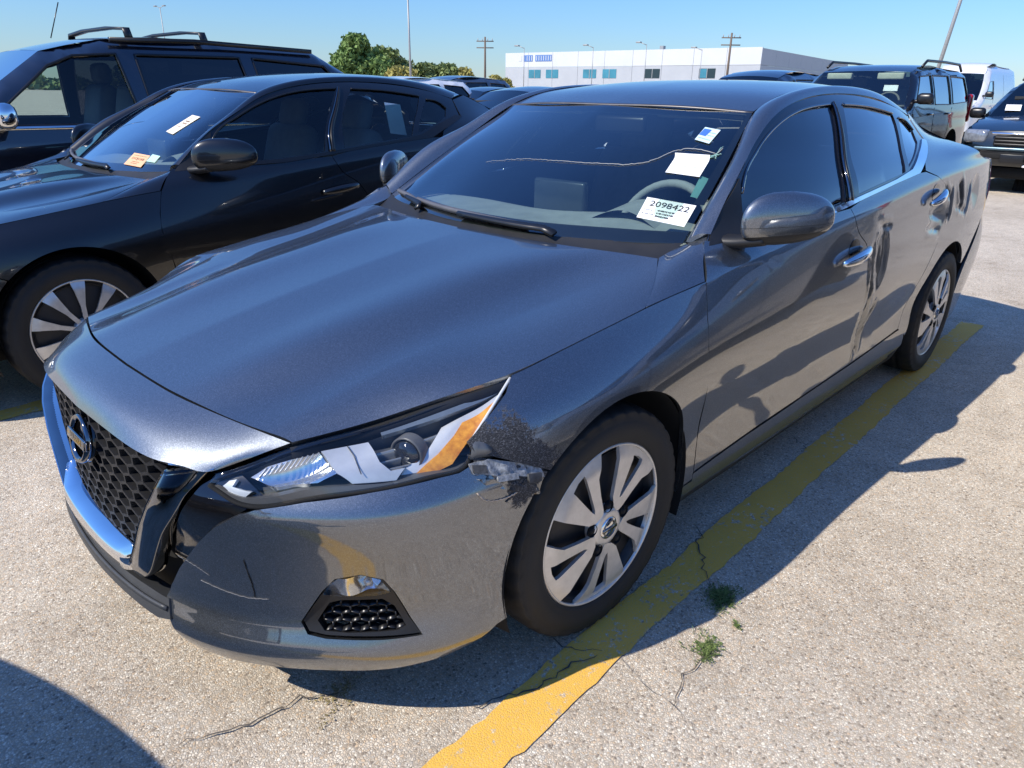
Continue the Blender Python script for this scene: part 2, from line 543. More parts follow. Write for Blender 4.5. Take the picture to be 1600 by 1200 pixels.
_Y58 = np.array([.795, .865, .907, .922, .926, .920, .910, .909, .909, .909, .913, .921, .925, .921, .905, .865, .80])
_Y70 = np.array([.74, .832, .888, .914, .923, .921, .917, .917, .917, .917, .919, .923, .925, .920, .905, .868, .80])
_Y32 = np.array([.78, .855, .898, .905, .895, .882, .878, .884, .885, .885, .888, .895, .90, .897, .882, .84, .77])
_Y23 = np.array([.76, .84, .885, .895, .885, .872, .866, .868, .868, .868, .872, .88, .885, .88, .862, .82, .75])
_Y110 = np.array([.50, .55, .60, .62, .64, .69, .752, .805, .832, .850, .838, .81, .77, .72, .66, .62, .56])
_Y120 = np.array([.45, .50, .54, .56, .58, .63, .69, .742, .775, .792, .770, .73, .67, .61, .55, .50, .45])
_Y130 = np.array([.40, .44, .48, .50, .52, .57, .62, .672, .703, .717, .690, .635, .565, .50, .45, .40, .35])
_Y137 = np.array([.36, .40, .43, .45, .47, .52, .56, .605, .633, .645, .605, .55, .48, .42, .37, .33, .30])
_Y143 = np.array([.30, .34, .37, .39, .41, .45, .48, .52, .545, .555, .510, .46, .40, .35, .31, .28, .25])
_RE = np.interp(SX, [-2.9, -2.5, -2.0], [.018, .018, 0])
_TP = np.interp(SX, [-1.7, -1.3, -.8, -.4], [0, .018, .052, .06])
_Y110 = _Y110 - _TP * .8; _Y120 = _Y120 - _TP; _Y130 = _Y130 - _TP; _Y137 = _Y137 - _TP * .8; _Y143 = _Y143 - _TP * .8
_D85 = np.interp(SX, [-2.6, -2.35, -1.9, -1.3, -.8, -.4], [.06, .052, .040, .038, .062, .088])
_MD = np.interp(SX, [-2.6, -2.2, -.6, -.25], [0, 1, 1, 0])
_Y45 = _Y45 - .013 * _MD; _Y58 = _Y58 - .003 * _MD; _Y32 = _Y32 - .003 * _MD
_Y58 = _Y58 - _RE; _Y70 = _Y70 - _RE * .8; _Y45 = _Y45 - _RE
def _side_grid():
    gx = np.arange(-3.95, .62, .02); gz = np.arange(.14, 1.46, .01)
    yb = YS + (_Y70 - YS) * .62
    z5 = np.minimum(.70, ZS - .06)
    rz = [.16, .23, .32, .45, .58, z5, z5 * .45 + ZS * .55, ZS, ZS + .025, ZS + .085, np.maximum(1.155, ZS + .115), 1.22, 1.30, 1.37, 1.43]
    ry = [_Y23 - .03, _Y23, _Y32, _Y45, _Y58, _Y70, yb, YS, YS - .015, YS - _D85, np.minimum(_Y110 - .026, YS - .075), _Y120 - .014, _Y130, _Y137, _Y143]
    RZ = np.stack([np.broadcast_to(r, ZS.shape) for r in rz], 1); RY = np.stack(ry, 1)
    o = np.argsort(SX)
    Z = cspline(SX[o], RZ[o], gx); Y = cspline(SX[o], RY[o], gx)
    G = np.empty((len(gx), len(gz)))
    for i in range(len(gx)):
        a = cspline(Z[i, :8], Y[i, :8], gz); b = cspline(Z[i, 7:], Y[i, 7:], gz)
        G[i] = np.where(gz < Z[i, 7], a, b)
    def sm(G, sig, ax):
        r = int(3 * sig) + 1; k = np.exp(-.5 * (np.arange(-r, r + 1) / sig) ** 2); k /= k.sum()
        Gp = np.concatenate([np.repeat(np.take(G, [0], ax), r, ax), G, np.repeat(np.take(G, [-1], ax), r, ax)], ax)
        return np.apply_along_axis(lambda v: np.convolve(v, k, 'valid'), ax, Gp)
    G2 = sm(sm(G, 1.6, 0), .9, 1)
    G2[:4] = G[:4]; G2[-4:] = G[-4:]; G2[:, :3] = G[:, :3]; G2[:, -3:] = G[:, -3:]
    return gx, gz, G2
GX, GZ, GS = _side_grid()
def side_y(x, z):
    x = np.asarray(x, float); z = np.asarray(z, float)
    u = np.clip((x - GX[0]) / (GX[1] - GX[0]), 0, len(GX) - 1.001); v = np.clip((z - GZ[0]) / (GZ[1] - GZ[0]), 0, len(GZ) - 1.001)
    i = u.astype(int); j = v.astype(int)
    w = lambda t: [(1 - t) ** 3 / 6, (3 * t ** 3 - 6 * t ** 2 + 4) / 6, (-3 * t ** 3 + 3 * t ** 2 + 3 * t + 1) / 6, t ** 3 / 6]
    wa = w(u - i); wb = w(v - j); r = 0
    for p in range(4):
        ii = np.clip(i + p - 1, 0, len(GX) - 1)
        for q in range(4):
            r = r + wa[p] * wb[q] * GS[ii, np.clip(j + q - 1, 0, len(GZ) - 1)]
    return r
def dents(x, z):
    """how far the battered door skins stand in (+) or out (-)"""
    x = np.asarray(x, float); z = np.asarray(z, float)
    def pit(cx, cz, rx, rz, ang, depth, pw=1.2):
        c, s = math.cos(math.radians(ang)), math.sin(math.radians(ang)); a = (x - cx) * c + (z - cz) * s; b = -(x - cx) * s + (z - cz) * c
        r = np.sqrt((a / rx) ** 2 + (b / rz) ** 2 + .004)
        return depth * np.clip(1 - r, 0, 1) ** pw
    def fold(p, q, w, depth, lip=.35):
        p = np.array(p); q = np.array(q); L = np.linalg.norm(q - p); u = (q - p) / L
        t = (x - p[0]) * u[0] + (z - p[1]) * u[1]; d = -(x - p[0]) * u[1] + (z - p[1]) * u[0]
        e = np.clip(np.minimum(t / L, 1 - t / L) * 4, 0, 1)
        return e * (depth * np.clip(1 - np.abs(d) / w, 0, 1) ** 1.3 - lip * depth * np.clip(1 - np.abs(np.abs(d) - 1.5 * w) / (.8 * w), 0, 1))
    d = pit(-1.695, .785, .075, .135, -6, .022, .9) - pit(-1.70, .79, .040, .085, -6, .009, 1.)
    d = d + fold((-1.585, .86), (-1.66, .60), .020, .010) + fold((-1.645, .62), (-1.735, .36), .022, .012) + fold((-1.76, .62), (-1.70, .44), .016, .006)
    d = d + fold((-1.62, .92), (-1.78, .90), .02, .006)
    d = d + pit(-2.40, .885, .15, .075, 12, .024, 1.) + fold((-2.25, .84), (-2.50, .80), .024, .010) + fold((-2.575, 1.0), (-2.60, .82), .020, .012) + fold((-2.45, 1.01), (-2.58, .93), .018, .008)
    d = d + fold((-2.70, 1.02), (-2.80, .86), .030, .015) + fold((-2.92, 1.0), (-2.88, .82), .024, .010) + pit(-3.05, .93, .10, .09, 20, .016, 1.) + fold((-2.66, .90), (-2.90, .84), .020, .007)
    d = d * 1.15
    d = d + pit(-.80, .905, .06, .012, 8, .002, 1.)
    return d
def side_fn(off=0., dent=False):
    def f(P):
        x, z = P[:, 0], P[:, 1]
        y = side_y(x, z) + off
        if dent: y = y - dents(x, z)
        return np.stack([x, y, z], 1)
    return f
def nose_fn(off=0., shaped=True):
    return lambda P: nose_pt(P, off, shaped)

AF = (0., .325, .375); AR = (-2.785, .335, .372)
def arc_pts(c, a0, a1, n=28):
    t = np.radians(np.linspace(a0, a1, n))
    return [(c[0] + c[2] * math.cos(k), c[1] + c[2] * math.sin(k)) for k in t]
SHOULDER = [(.276, .801), (.16, .819), (.031, .837), (-.074, .851), (-.183, .866), (-.293, .880), (-.441, .895)]
DOOR1 = [(-.441, .895), (-.404, .801), (-.392, .726), (-.425, .57), (-.458, .406), (-.464, .296)]
DOOR2 = [(-1.378, 1.006), (-1.40, .96), (-1.439, .912), (-1.51, .868), (-1.557, .814), (-1.602, .734), (-1.660, .592), (-1.685, .448), (-1.675, .335)]
DOOR3 = [(-2.32, 1.055), (-2.47, 1.003), (-2.56, .93), (-2.555, .83), (-2.48, .72), (-2.38, .58), (-2.31, .45), (-2.27, .36)]
BELT = [(-.55, .985), (-.8, .983), (-1.09, .988), (-1.23, 1.0), (-1.375, 1.014), (-1.502, 1.028), (-1.828, 1.059), (-2.116, 1.080), (-2.225, 1.120), (-2.42, 1.180)]
CHTOP = [(-.725, 1.000), (-.8, .999), (-1.09, 1.005), (-1.238, 1.018), (-1.385, 1.031), (-1.51, 1.043), (-1.835, 1.073), (-2.037, 1.099), (-2.20, 1.152), (-2.375, 1.197)]
FRAME = [(-.573, .998), (-.661, 1.071), (-.781, 1.153), (-.959, 1.233), (-1.10, 1.298), (-1.272, 1.345), (-1.481, 1.373), (-1.786, 1.384), (-2.18, 1.357), (-2.46, 1.297)]
FWIN = [(-.760, 1.097), (-.785, 1.126), (-.917, 1.196), (-1.043, 1.25), (-1.173, 1.295), (-1.334, 1.328), (-1.576, 1.345), (-1.463, 1.224), (-1.376, 1.102), (-1.347, 1.030), (-1.238, 1.020), (-1.05, 1.006), (-.85, 1.002), (-.735, 1.002)]
RWIN = [(-1.675, 1.345), (-1.93, 1.335), (-2.16, 1.309), (-2.075, 1.216), (-1.997, 1.135), (-1.967, 1.091), (-1.699, 1.066), (-1.475, 1.044), (-1.509, 1.16), (-1.588, 1.264)]
QWIN = [(-2.205, 1.291), (-2.32, 1.266), (-2.350, 1.239), (-2.305, 1.191), (-2.145, 1.142), (-2.02, 1.106), (-2.07, 1.169)]
HOODE = [(.700, .604, .7125), (.547, .662, .729), (.42, .73, .763), (.273, .803, .8025), (.16, .8155, .819), (.031, .8225, .837), (-.074, .8275, .851), (-.183, .8325, .866)]
NOSE_L = [[(.925, 0, .668), (.902, 0, .700), (.857, 0, .725), (.803, 0, .7405)],
          [(.918, .20, .667), (.896, .2, .698), (.852, .198, .722), (.797, .196, .7395)],
          [(.893, .388, .662), (.866, .373, .689), (.823, .353, .716), (.779, .335, .7345)],
          [(.862, .45, .659), (.838, .447, .682), (.797, .446, .708), (.754, .447, .728)],
          [(.832, .502, .656), (.808, .517, .6745), (.769, .535, .6985), (.726, .55, .7205)],
          [(.800, .528, .668), (.770, .551, .6810), (.739, .575, .6955), (.7035, .601, .7105)]]
HOOD_L = [[(.797, 0, .7415), (.6, 0, .788), (.35, 0, .838), (.10, 0, .880), (-.12, 0, .913), (-.33, 0, .938)],
          [(.790, .196, .7395), (.6, .198, .7845), (.35, .20, .8345), (.10, .205, .877), (-.12, .21, .911), (-.345, .22, .938)],
          [(.773, .335, .7355), (.658, .35, .7645), (.475, .36, .8095), (.33, .37, .8385), (.10, .39, .875), (-.12, .42, .907), (-.385, .46, .936)],
          [(.748, .447, .7265), (.60, .455, .7530), (.43, .465, .7915), (.20, .485, .8335), (-.05, .51, .869), (-.25, .54, .901), (-.42, .58, .934)],
          [(.720, .552, .722), (.56, .558, .7585), (.40, .566, .7945), (.19, .588, .827), (-.02, .613, .854), (-.25, .65, .893), (-.442, .692, .9325)]]
FLANK = [(.708, .583, .7185), (.552, .618, .7505), (.41, .655, .7845), (.23, .705, .8185), (.09, .722, .8395), (-.10, .742, .866), (-.318, .768, .9035)]
PILL_I = [(-.552, .712, .966), (-.75, .675, 1.088), (-.95, .63, 1.208), (-1.147, .580, 1.322), (-1.30, .574, 1.366), (-1.5, .572, 1.394), (-1.8, .568, 1.408), (-2.1, .558, 1.402), (-2.4, .542, 1.374), (-2.62, .527, 1.33)]
ROOF_L = [[(-1.085, 0, 1.3365), (-1.25, 0, 1.377), (-1.45, 0, 1.409), (-1.7, 0, 1.4305), (-2.0, 0, 1.435), (-2.3, 0, 1.421), (-2.58, 0, 1.390)],
          [(-1.108, .3, 1.333), (-1.26, .3, 1.373), (-1.46, .3, 1.404), (-1.7, .3, 1.425), (-2.0, .3, 1.4295), (-2.3, .295, 1.415), (-2.59, .29, 1.380)],
          [(-1.132, .48, 1.326), (-1.29, .48, 1.368), (-1.49, .48, 1.397), (-1.75, .48, 1.4145), (-2.05, .475, 1.4145), (-2.32, .46, 1.397), (-2.605, .44, 1.355)],
          [(-1.147, .574, 1.3215), (-1.30, .568, 1.364), (-1.5, .566, 1.391), (-1.8, .562, 1.405), (-2.1, .552, 1.399), (-2.4, .536, 1.371), (-2.62, .521, 1.328)]]
WS_L = [[(-.385, 0, .944), (-.62, 0, 1.092), (-.85, 0, 1.220), (-1.083, 0, 1.334)],
        [(-.405, .25, .945), (-.63, .25, 1.092), (-.86, .25, 1.219), (-1.098, .25, 1.332)],
        [(-.462, .48, .952), (-.665, .47, 1.092), (-.89, .455, 1.217), (-1.123, .435, 1.3275)],
        [(-.505, .62, .958), (-.70, .60, 1.090), (-.92, .568, 1.212), (-1.138, .532, 1.3235)],
        [(-.547, .706, .964), (-.745, .668, 1.087), (-.945, .623, 1.207), (-1.145, .572, 1.3205)]]
def ws_grid(off=0.):
    G = loft_grid(WS_L, 40, 26); G = np.concatenate([G[:0:-1] * [1, -1, 1], G])
    return G
def ws_at(y, t, lift=0.):
    """point and axes on the windscreen: y across, t 0 at the base to 1 at the top"""
    C = np.stack([curve(c, 41) for c in WS_L])
    def pt(y, t):
        k = np.clip(t, 0, 1) * 40; i = min(int(k), 39); f = k - i
        row = C[:, i] * (1 - f) + C[:, i + 1] * f
        full = np.concatenate([row[:0:-1] * [1, -1, 1], row])
        return cspline(full[:, 1], full, np.array([y]))[0]
    p = pt(y, t); ax = pt(y + .01, t) - p; at = pt(y, t + .02) - p
    ax /= np.linalg.norm(ax); n = np.cross(at, ax); n /= np.linalg.norm(n)
    if n[0] < 0: n = -n
    at = np.cross(n, ax); at = at if at[2] > 0 else -at
    return p + n * lift, ax, at, n

def hexbars(region, cell, fn, t=.0045, depth=.02, squash=1.0):
    """honeycomb grille bars within a 2D region, laid on a surface"""
    lo, hi = region.min(0), region.max(0)
    a = cell / math.sqrt(3.0); parts = []; seen = set()
    ny = int((hi[1] - lo[1]) / (1.5 * a * squash)) + 3; nx = int((hi[0] - lo[0]) / cell) + 3
    mids, ends = [], []
    for j in range(-1, ny):
        for i in range(-1, nx):
            cx = lo[0] + i * cell + (cell / 2 if j % 2 else 0); cy = lo[1] + j * 1.5 * a * squash
            c = [(cx + a * math.cos(math.radians(30 + 60 * k)), cy + a * squash * math.sin(math.radians(30 + 60 * k))) for k in range(6)]
            for k in range(6):
                p, q = c[k], c[(k + 1) % 6]
                key = (round((p[0] + q[0]) * 500), round((p[1] + q[1]) * 500))
                if key in seen: continue
                seen.add(key); ends.append((p, q))
    E = np.array(ends)
    ok = inside(E[:, 0], region) & inside(E[:, 1], region)
    V, F, n = [], [], 0
    for p, q in E[ok]:
        d = (q - p) / np.linalg.norm(q - p); s = np.array([-d[1], d[0]]) * t / 2; p2 = p - d * t * .3; q2 = q + d * t * .3
        P2 = np.array([p2 - s, q2 - s, q2 + s, p2 + s])
        f = fn(P2, 0.); bk = fn(P2 * 1.0, -depth)
        V.append(f); V.append(bk)
        F += [(n, n + 1, n + 2, n + 3), (n + 1, n, n + 4, n + 5), (n + 3, n + 2, n + 6, n + 7), (n + 2, n + 1, n + 5, n + 6), (n, n + 3, n + 7, n + 4)]; n += 8
    return np.concatenate(V), F

TY_PROF = [(.205, -.085), (.214, -.100), (.240, -.108), (.275, -.110), (.305, -.104), (.320, -.094), (.3275, -.082),
           (.3305, -.062), (.3245, -.058), (.3245, -.052), (.3315, -.049), (.3325, -.018), (.3255, -.014), (.3255, -.006), (.3325, -.002),
           (.3325, .018), (.3255, .022), (.3255, .030), (.3320, .034), (.3305, .062), (.3275, .082), (.322, .093), (.318, .0965), (.3165, .0955), (.305, .1015), (.300, .1005), (.296, .1035), (.275, .1050), (.250, .1035), (.247, .1015), (.241, .1015), (.234, .0975), (.229, .090), (.205, .080)]
def wheel_parts(style):
    """meshes of one wheel about its hub, outer face towards +y"""
    tyre = revolve([(r * .978 if r > .25 else r, y) for r, y in TY_PROF], 144)
    tv = tyre[0]; tr_ = np.hypot(tv[:, 0], tv[:, 2]); tc = np.arange(len(tv)) % 144
    cut = (tr_ > .308) & (np.abs(tv[:, 1]) > .058) & (tc % 4 == 0)
    tv[cut] *= np.array([.984, 1, .984])
    tyre = (tyre[0], orient(*tyre, (0, 0, 0)) if 0 else tyre[1])
    barrel = revolve([(.212, .088), (.205, .080), (.190, .02), (.185, -.08), (.06, -.085), (.0, -.085)], 48)
    disc = revolve([(.0, .02), (.075, .02), (.14, .02), (.142, .012), (.142, -.01), (.0, -.01)], 48)
    R = .2250
    P = lambda r, a: (R * r * math.cos(math.radians(a)), R * r * math.sin(math.radians(a)))
    spokes = []; darks = []
    def dish(rr): return .096 + .012 * np.clip(1 - (rr / R), 0, 1) - .010 * np.clip((rr / R - .85) / .15, 0, 1)
    def face_fn(lift):
        def f(Q):
            rr = np.hypot(Q[:, 0], Q[:, 1]); aa = np.mod(np.degrees(np.arctan2(Q[:, 1], Q[:, 0])) - 20., 72.) + 20.
            tilt = np.where(aa > 52, .0075 * np.clip((aa - 58) / 23, 0, 1), .006 * np.clip((46 - aa) / 20, 0, 1)) * np.clip(rr / R, .3, 1) if style == 'cover' else 0.
            return np.stack([-Q[:, 0], dish(rr) + lift + tilt, Q[:, 1]], 1)
        return f
    if style == 'cover':
        n_rep = 5; step = 72.
        sil = [P(1.0, a) for a in np.linspace(80.5, 26, 14)] + [P(.73, 34), P(.50, 36), P(.30, 38), P(.24, 42), P(.22, 50), P(.235, 62), P(.27, 74), P(.385, 82.5), P(.7, 81)]
        pocket = [P(.885, 59.5), P(.905, 52), P(.905, 45), P(.66, 47.5), P(.40, 55), P(.37, 60), P(.44, 61)]
        facet = [P(.985, 79), P(.985, 62), P(.90, 60.5), P(.42, 63), P(.40, 72), P(.62, 79)]
    else:
        n_rep = 10; step = 36.
        sil = [P(1.0, a) for a in np.linspace(98, 82, 6)] + [P(.80, 83.2), P(.5, 85.0), P(.2, 78), P(.2, 102), P(.5, 95.0), P(.80, 96.8)]
        pocket = None
    Vs = []
    def rot(p, a):
        c, s = math.cos(a), math.sin(a); p = np.asarray(p)
        return np.stack([p[:, 0] * c - p[:, 1] * s, p[:, 0] * s + p[:, 1] * c], 1)
    for k in range(n_rep):
        a = math.radians(step * k)
        holes = [resample(rot(pocket, a), .01)] if pocket else []
        Vs.append(trim(resample(rot(sil, a), .008), face_fn(0.), .014, holes, edge=.010))
    spokes = join(*Vs)
    ring = revolve([(.2305, .084), (.2300, .0925), (.2260, .0960), (.2225, .092), (.2225, .066)], 96)
    dk = revolve([(.223, .062), (.20, .066), (.12, .070), (.07, .074), (.0, .074)], 48)
    hub = revolve([(.056, .06), (.054, .104), (.046, .1075), (.034, .1090), (.0315, .1080)], 40)
    cap = revolve([(.031, .107), (.029, .1105), (.0, .1115)], 32)
    lugs = []
    if style == 'cover':
        for k in range(5):
            a = math.radians(93 + 72 * k); c = np.array([-.0655 * math.cos(a), 0, .0655 * math.sin(a)])
            v, f = revolve([(.0165, .1085), (.0165, .101), (.0085, .100), (.008, .1075), (.0, .1085)], 16)
            lugs.append((v + c, f))
    return dict(tyre=tyre, barrel=barrel, disc=disc, spokes=spokes, ring=ring, dark=dk, hub=hub, cap=cap, lugs=lugs)
def fix(VF, out_center=None):
    """face orientation: outward from the y axis of a revolved part does not matter for shading here"""
    return VF
def add_wheel(parent, loc, side, parts, steer=0., spin=0., rim_mat=None, emblem=False):
    """side +1: driver's side"""
    w = add('wheel', *parts['spokes'], rim_mat or ALU, parent)
    w.matrix_local = Matrix.Translation(loc) @ Matrix.Rotation(steer, 4, 'Z') @ (Matrix.Rotation(math.pi, 4, 'Z') if side < 0 else Matrix.Identity(4)) @ Matrix.Rotation(spin, 4, 'Y')
    add('rim_ring', *parts['ring'], rim_mat or ALU, w)
    add('tyre', *parts['tyre'], RUBBER, w)
    add('rim_barrel', *parts['barrel'], DARKALU, w)
    add('wheel_back', *parts['dark'], DARKALU, w)
    add('hub', *parts['hub'], rim_mat or ALU, w)
    add('hub_cap', *parts['cap'], CHROME, w)
    for l in parts['lugs']: add('lug_pocket', *l, VOIDM, w)
    if emblem:
        v, f = revolve([(.025, .1115), (.025, .1135), (.0215, .1135), (.0215, .1115)], 32)
        v2, f2 = box((0, .1125, 0), (.056, .003, .009))
        add('emblem', *join((v, f), (v2, f2)), SMOKE, w)
    return w
_WP = {}
def wheels(parent, style, locs, steer=0., rim_mat=None, emblem=False, spin0=0.):
    if style not in _WP: _WP[style] = wheel_parts(style)
    first = None
    for k, (l, s) in enumerate(locs):
        if True:
            add_wheel(parent, l, s, _WP[style], steer if l[0] > -.5 else 0., spin0 + .9 * k if k else spin0, rim_mat, emblem)

# ============================================================== build sedan ==
def build_sedan(root, P, h=.012, damaged=False, glass_side=None, wheel='cover', rim_mat=None, steer=0., emblem=False, lower_black=BLK, trim_mat=CHROME, handle_mat=CHROME):
    """P: paint.  Returns the parts that later details hang on."""
    glass_side = glass_side or TGLASS
    K = {}
    up = (0, 0, 1)
    # ---- hood and nose ------------------------------------------------------
    G1 = loft_grid(HOOD_L, 70, 40)
    G2 = loft_grid([HOOD_L[-1], FLANK, HOODE], 70, 16)[1:]
    G = np.concatenate([G1, G2]); G = np.concatenate([G[:0:-1] * [1, -1, 1], G])
    nv = len(G); V = G.reshape(-1, 3); F = orient(V, grid_faces(nv, 70), np.array(up))
    V, F = flange(V, F, grid_loop(nv, 70), .018)
    K['hood'] = add('hood', V, F, P, root)
    V, F = patch(NOSE_L, 22, 44, (.5, 0, 1), sym=True, edge=.02)
    K['nose'] = add('nose_panel', V, F, P, root)
    v, f = tube(curve(np.array(HOODE) + [0, -.012, -.030], 40), .020, 6); both('hood_gap_filler', v, f, VOIDM, root)  # added black tube keeps light from showing through the hood gap
    v, f = rbox((-.21, .800, .838), (.12, .05, .03), .01); both('gap_filler_end', v, f, VOIDM, root)  # black block added to stop light leaking at the hood corner
    v, f = tube(curve([(-.19, .815, .850), (-.32, .755, .885), (-.445, .685, .915)], 10), .016, 6); both('gap_filler_rear', v, f, VOIDM, root)  # added black tube closes the hood's rear gap against light
    # ---- fenders ------------------------------------------------------------
    hl_rear = [(.311, .775), (.389, .736), (.436, .704)]
    arch = arc_pts(AF, 46.8, 188.2, 60)
    fend = [SHOULDER[0]] + hl_rear + [(.43, .683), (.348, .644), (.2565, .598)] + arch + [(-.371, .262), (-.466, .270)] + DOOR1[::-1] + SHOULDER[::-1][1:-1]
    fend = np.array(fend)
    sides = ((1, damaged), (-1, False))
    def side_part(name, poly, mat, dent=False, off=0., gap=.0018, holes=(), edge=.012, hh=None, parent=root):
        out = []
        for sgn, dm in sides:
            V, F = trim(poly, side_fn(off, dm and dent), hh or h, holes, gap, edge)
            if sgn < 0: V, F = mirrored(V, F)
            out.append(add(name, V, F, mat, parent if not isinstance(parent, (list, tuple)) else parent[0 if sgn > 0 else 1]))
        return out
    K['fender'] = side_part('front_fender', fend, P, True)
    top = loft_grid([[(-.186, .832, .867), (-.293, .842, .8805), (-.436, .8535, .896)],
                     [(-.320, .765, .9025), (-.415, .782, .932), (-.488, .812, .946)],
                     [(-.446, .694, .934), (-.548, .715, .963), (-.568, .778, .993)]], 20, 18)
    V = top.reshape(-1, 3); F = orient(V, grid_faces(18, 20), np.array([0, .5, 1])); V, F = flange(V, F, grid_loop(18, 20), .012)
    for p, (v, f) in zip(K['fender'], ((V, F), mirrored(V, F))): add('fender_top', v, f, P, p)
    # ---- doors --------------------------------------------------------------
    d1 = DOOR1 + [(-.80, .318), (-1.2, .327), (-1.675, .335)] + DOOR2[::-1][1:] + [BELT[3], BELT[2], BELT[1], (-.60, .982), (-.535, .985), (-.493, .951)]
    K['door1'] = side_part('front_door', smooth_poly(d1, h, [0, 5, 8, 16, 21]), P, True)
    d2 = DOOR2 + [(-1.95, .345)] + DOOR3[::-1] + [(-2.20, 1.080), BELT[7], BELT[6], BELT[5]]
    K['door2'] = side_part('rear_door', smooth_poly(d2, h, [0, 8, 10, 17, 18]), P, True)
    rock = [(-.385, .262), (-.466, .262), (-.466, .290), (-.8, .312), (-1.2, .321), (-1.675, .329), (-1.95, .338), (-2.265, .352), (-2.35, .352), (-2.395, .25), (-2.3, .205), (-1.2, .198), (-.42, .21)]
    side_part('rocker_panel', rock, P, gap=.001)
    sill = [(-.40, .197), (-.42, .2085), (-1.2, .1965), (-2.3, .2035), (-2.39, .23), (-2.40, .165), (-.40, .165)]
    side_part('sill_trim', sill, lower_black, off=-.004, gap=.0)
    q = DOOR3[::-1] + [(-2.20, 1.084), (-2.226, 1.117), (-2.33, 1.155), (-2.45, 1.195), (-2.46, 1.29), (-2.62, 1.318), (-2.80, 1.255), (-2.98, 1.175), (-3.14, 1.105), (-3.35, 1.072), (-3.60, 1.060), (-3.74, 1.035), (-3.66, .95), (-3.52, .86), (-3.42, .78), (-3.22, .66), (-3.10, .55)]
    a0 = math.degrees(math.atan2(.55 - AR[1], -3.10 - AR[0]))
    q = q + arc_pts(AR, 143., 3. , 50)[0:] + [(-2.392, .30)]
    K['quarter'] = side_part('quarter_panel', np.array(q), P, True)
    # ---- greenhouse ---------------------------------------------------------
    fr = np.array(FRAME + [(-2.44, 1.20)] + BELT[::-1][1:] )
    wins = [smooth_poly(FWIN, .012, [0, 6, 9, 13]), smooth_poly(RWIN, .012, [0, 2, 5, 7]), smooth_poly(QWIN, .012, [0, 2, 3, 5])]
    sail = np.array([(-.540, .972), (-.575, .998), (-.661, 1.069), (-.770, 1.140), (-.752, 1.095), (-.727, .980)])
    frame = side_part('window_frame', smooth_poly(fr, .014, [0, 9, 10, 19]), PIANO, holes=wins, off=-.004, gap=.0, edge=.01)
    side_part('sail_panel', sail, BLK, off=.001, gap=0)
    wn = []
    for w in wins:
        wn.append(side_part('window_glass', shrink(w, -.006), glass_side, off=-.011, gap=0, edge=0., hh=.03))
    # belt trim, window surround
    belt = np.array(BELT[1:] + [(-2.46, 1.195), (-2.40, 1.203)] + CHTOP[::-1][:-1] + [(-.727, .999), (-.727, .984)])
    side_part('belt_trim', smooth_poly(belt, .012, [0, 6, 7, 8, 9, 10, 11, 12]) if 0 else belt, trim_mat, off=.004, gap=0, edge=.010)
    for path, up_n in ((FWIN[0:7], 0), (RWIN[0:3], 0), (QWIN[0:3], 0)):
        pc = curve(np.array(path), 40); Y = side_y(pc[:, 0], pc[:, 1]) - .002
        v, f = ribbon(np.stack([pc[:, 0], Y, pc[:, 1]], 1), (0, .8, .6), .007, .008)
        both('window_seal', v, f, SMOKE if trim_mat is CHROME else SATIN, root)
    pc = curve([(-1.600, 1.352), (-1.50, 1.225), (-1.415, 1.104), (-1.398, 1.03)], 30)
    v, f = ribbon(np.stack([pc[:, 0], side_y(pc[:, 0], pc[:, 1]) + .002, pc[:, 1]], 1), (0, 1, .4), np.linspace(.012, .020, 30), .008); both('pillar_trim', v, f, SATIN, root)
    pc = curve([(-1.588, 1.352), (-1.478, 1.225), (-1.392, 1.104), (-1.376, 1.03)], 30)
    v, f = ribbon(np.stack([pc[:, 0], side_y(pc[:, 0], pc[:, 1]) + .003, pc[:, 1]], 1), (0, 1, .4), .006, .008); both('pillar_seal', v, f, SMOKE, root)
    # pillar and roof rail
    O = np.array([(x, float(side_y(x, z)) + .001, z) for x, z in FRAME]); I = np.array(PILL_I)
    Ic = curve(I, 70); Oc = curve(O, 70); mid = (Ic + Oc) / 2; T = np.gradient(mid, axis=0); nn = np.cross(T, Oc - Ic); nn /= np.linalg.norm(nn, axis=1)[:, None]
    nn[nn[:, 2] < 0] *= -1
    V, F = patch([Ic, Ic * .7 + Oc * .3 + nn * .012, Ic * .3 + Oc * .7 + nn * .013, Oc], 70, 14, (0, .6, 1), edge=.014)
    both('roof_rail', V, F, P, root)
    # C-pillar fill towards the rear window
    crear = loft_grid([[(-2.452, float(side_y(-2.452, 1.295)), 1.297), (-2.62, float(side_y(-2.62, 1.318)), 1.318), (-2.80, float(side_y(-2.80, 1.255)), 1.255), (-2.98, float(side_y(-2.98, 1.175)), 1.175), (-3.14, float(side_y(-3.14, 1.105)), 1.105)],
                       [(-2.62, .527, 1.33), (-2.75, .520, 1.290), (-2.90, .530, 1.235), (-3.05, .555, 1.165), (-3.20, .60, 1.098)]], 24, 6)
    V = crear.reshape(-1, 3); F = orient(V, grid_faces(6, 24), np.array([0, .6, 1])); both('c_pillar', V, F, P, root)
    # roof, glass
    V, F = patch(ROOF_L, 60, 22, up, sym=True, edge=.016); K['roof'] = add('roof', V, F, P, root)
    v, f = ribbon(curve([ROOF_L[3][0], (-1.10, .33, 1.335), ROOF_L[0][0], (-1.10, -.33, 1.335), tuple(np.array(ROOF_L[3][0]) * [1, -1, 1])], 40) + [.006, 0, -.0045], (0.6, 0, 1), .010, .004)
    add('roof_seam', v, f, STEEL, K['roof'])
    G = ws_grid(); V = G.reshape(-1, 3); F = orient(V, grid_faces(len(G), 40), np.array([1, 0, 1]))
    K['ws'] = add('windshield', V, F, WGLASS, root)
    # black ceramic border of the windscreen, just under the pane
    n_, m_ = G.shape[0], G.shape[1]
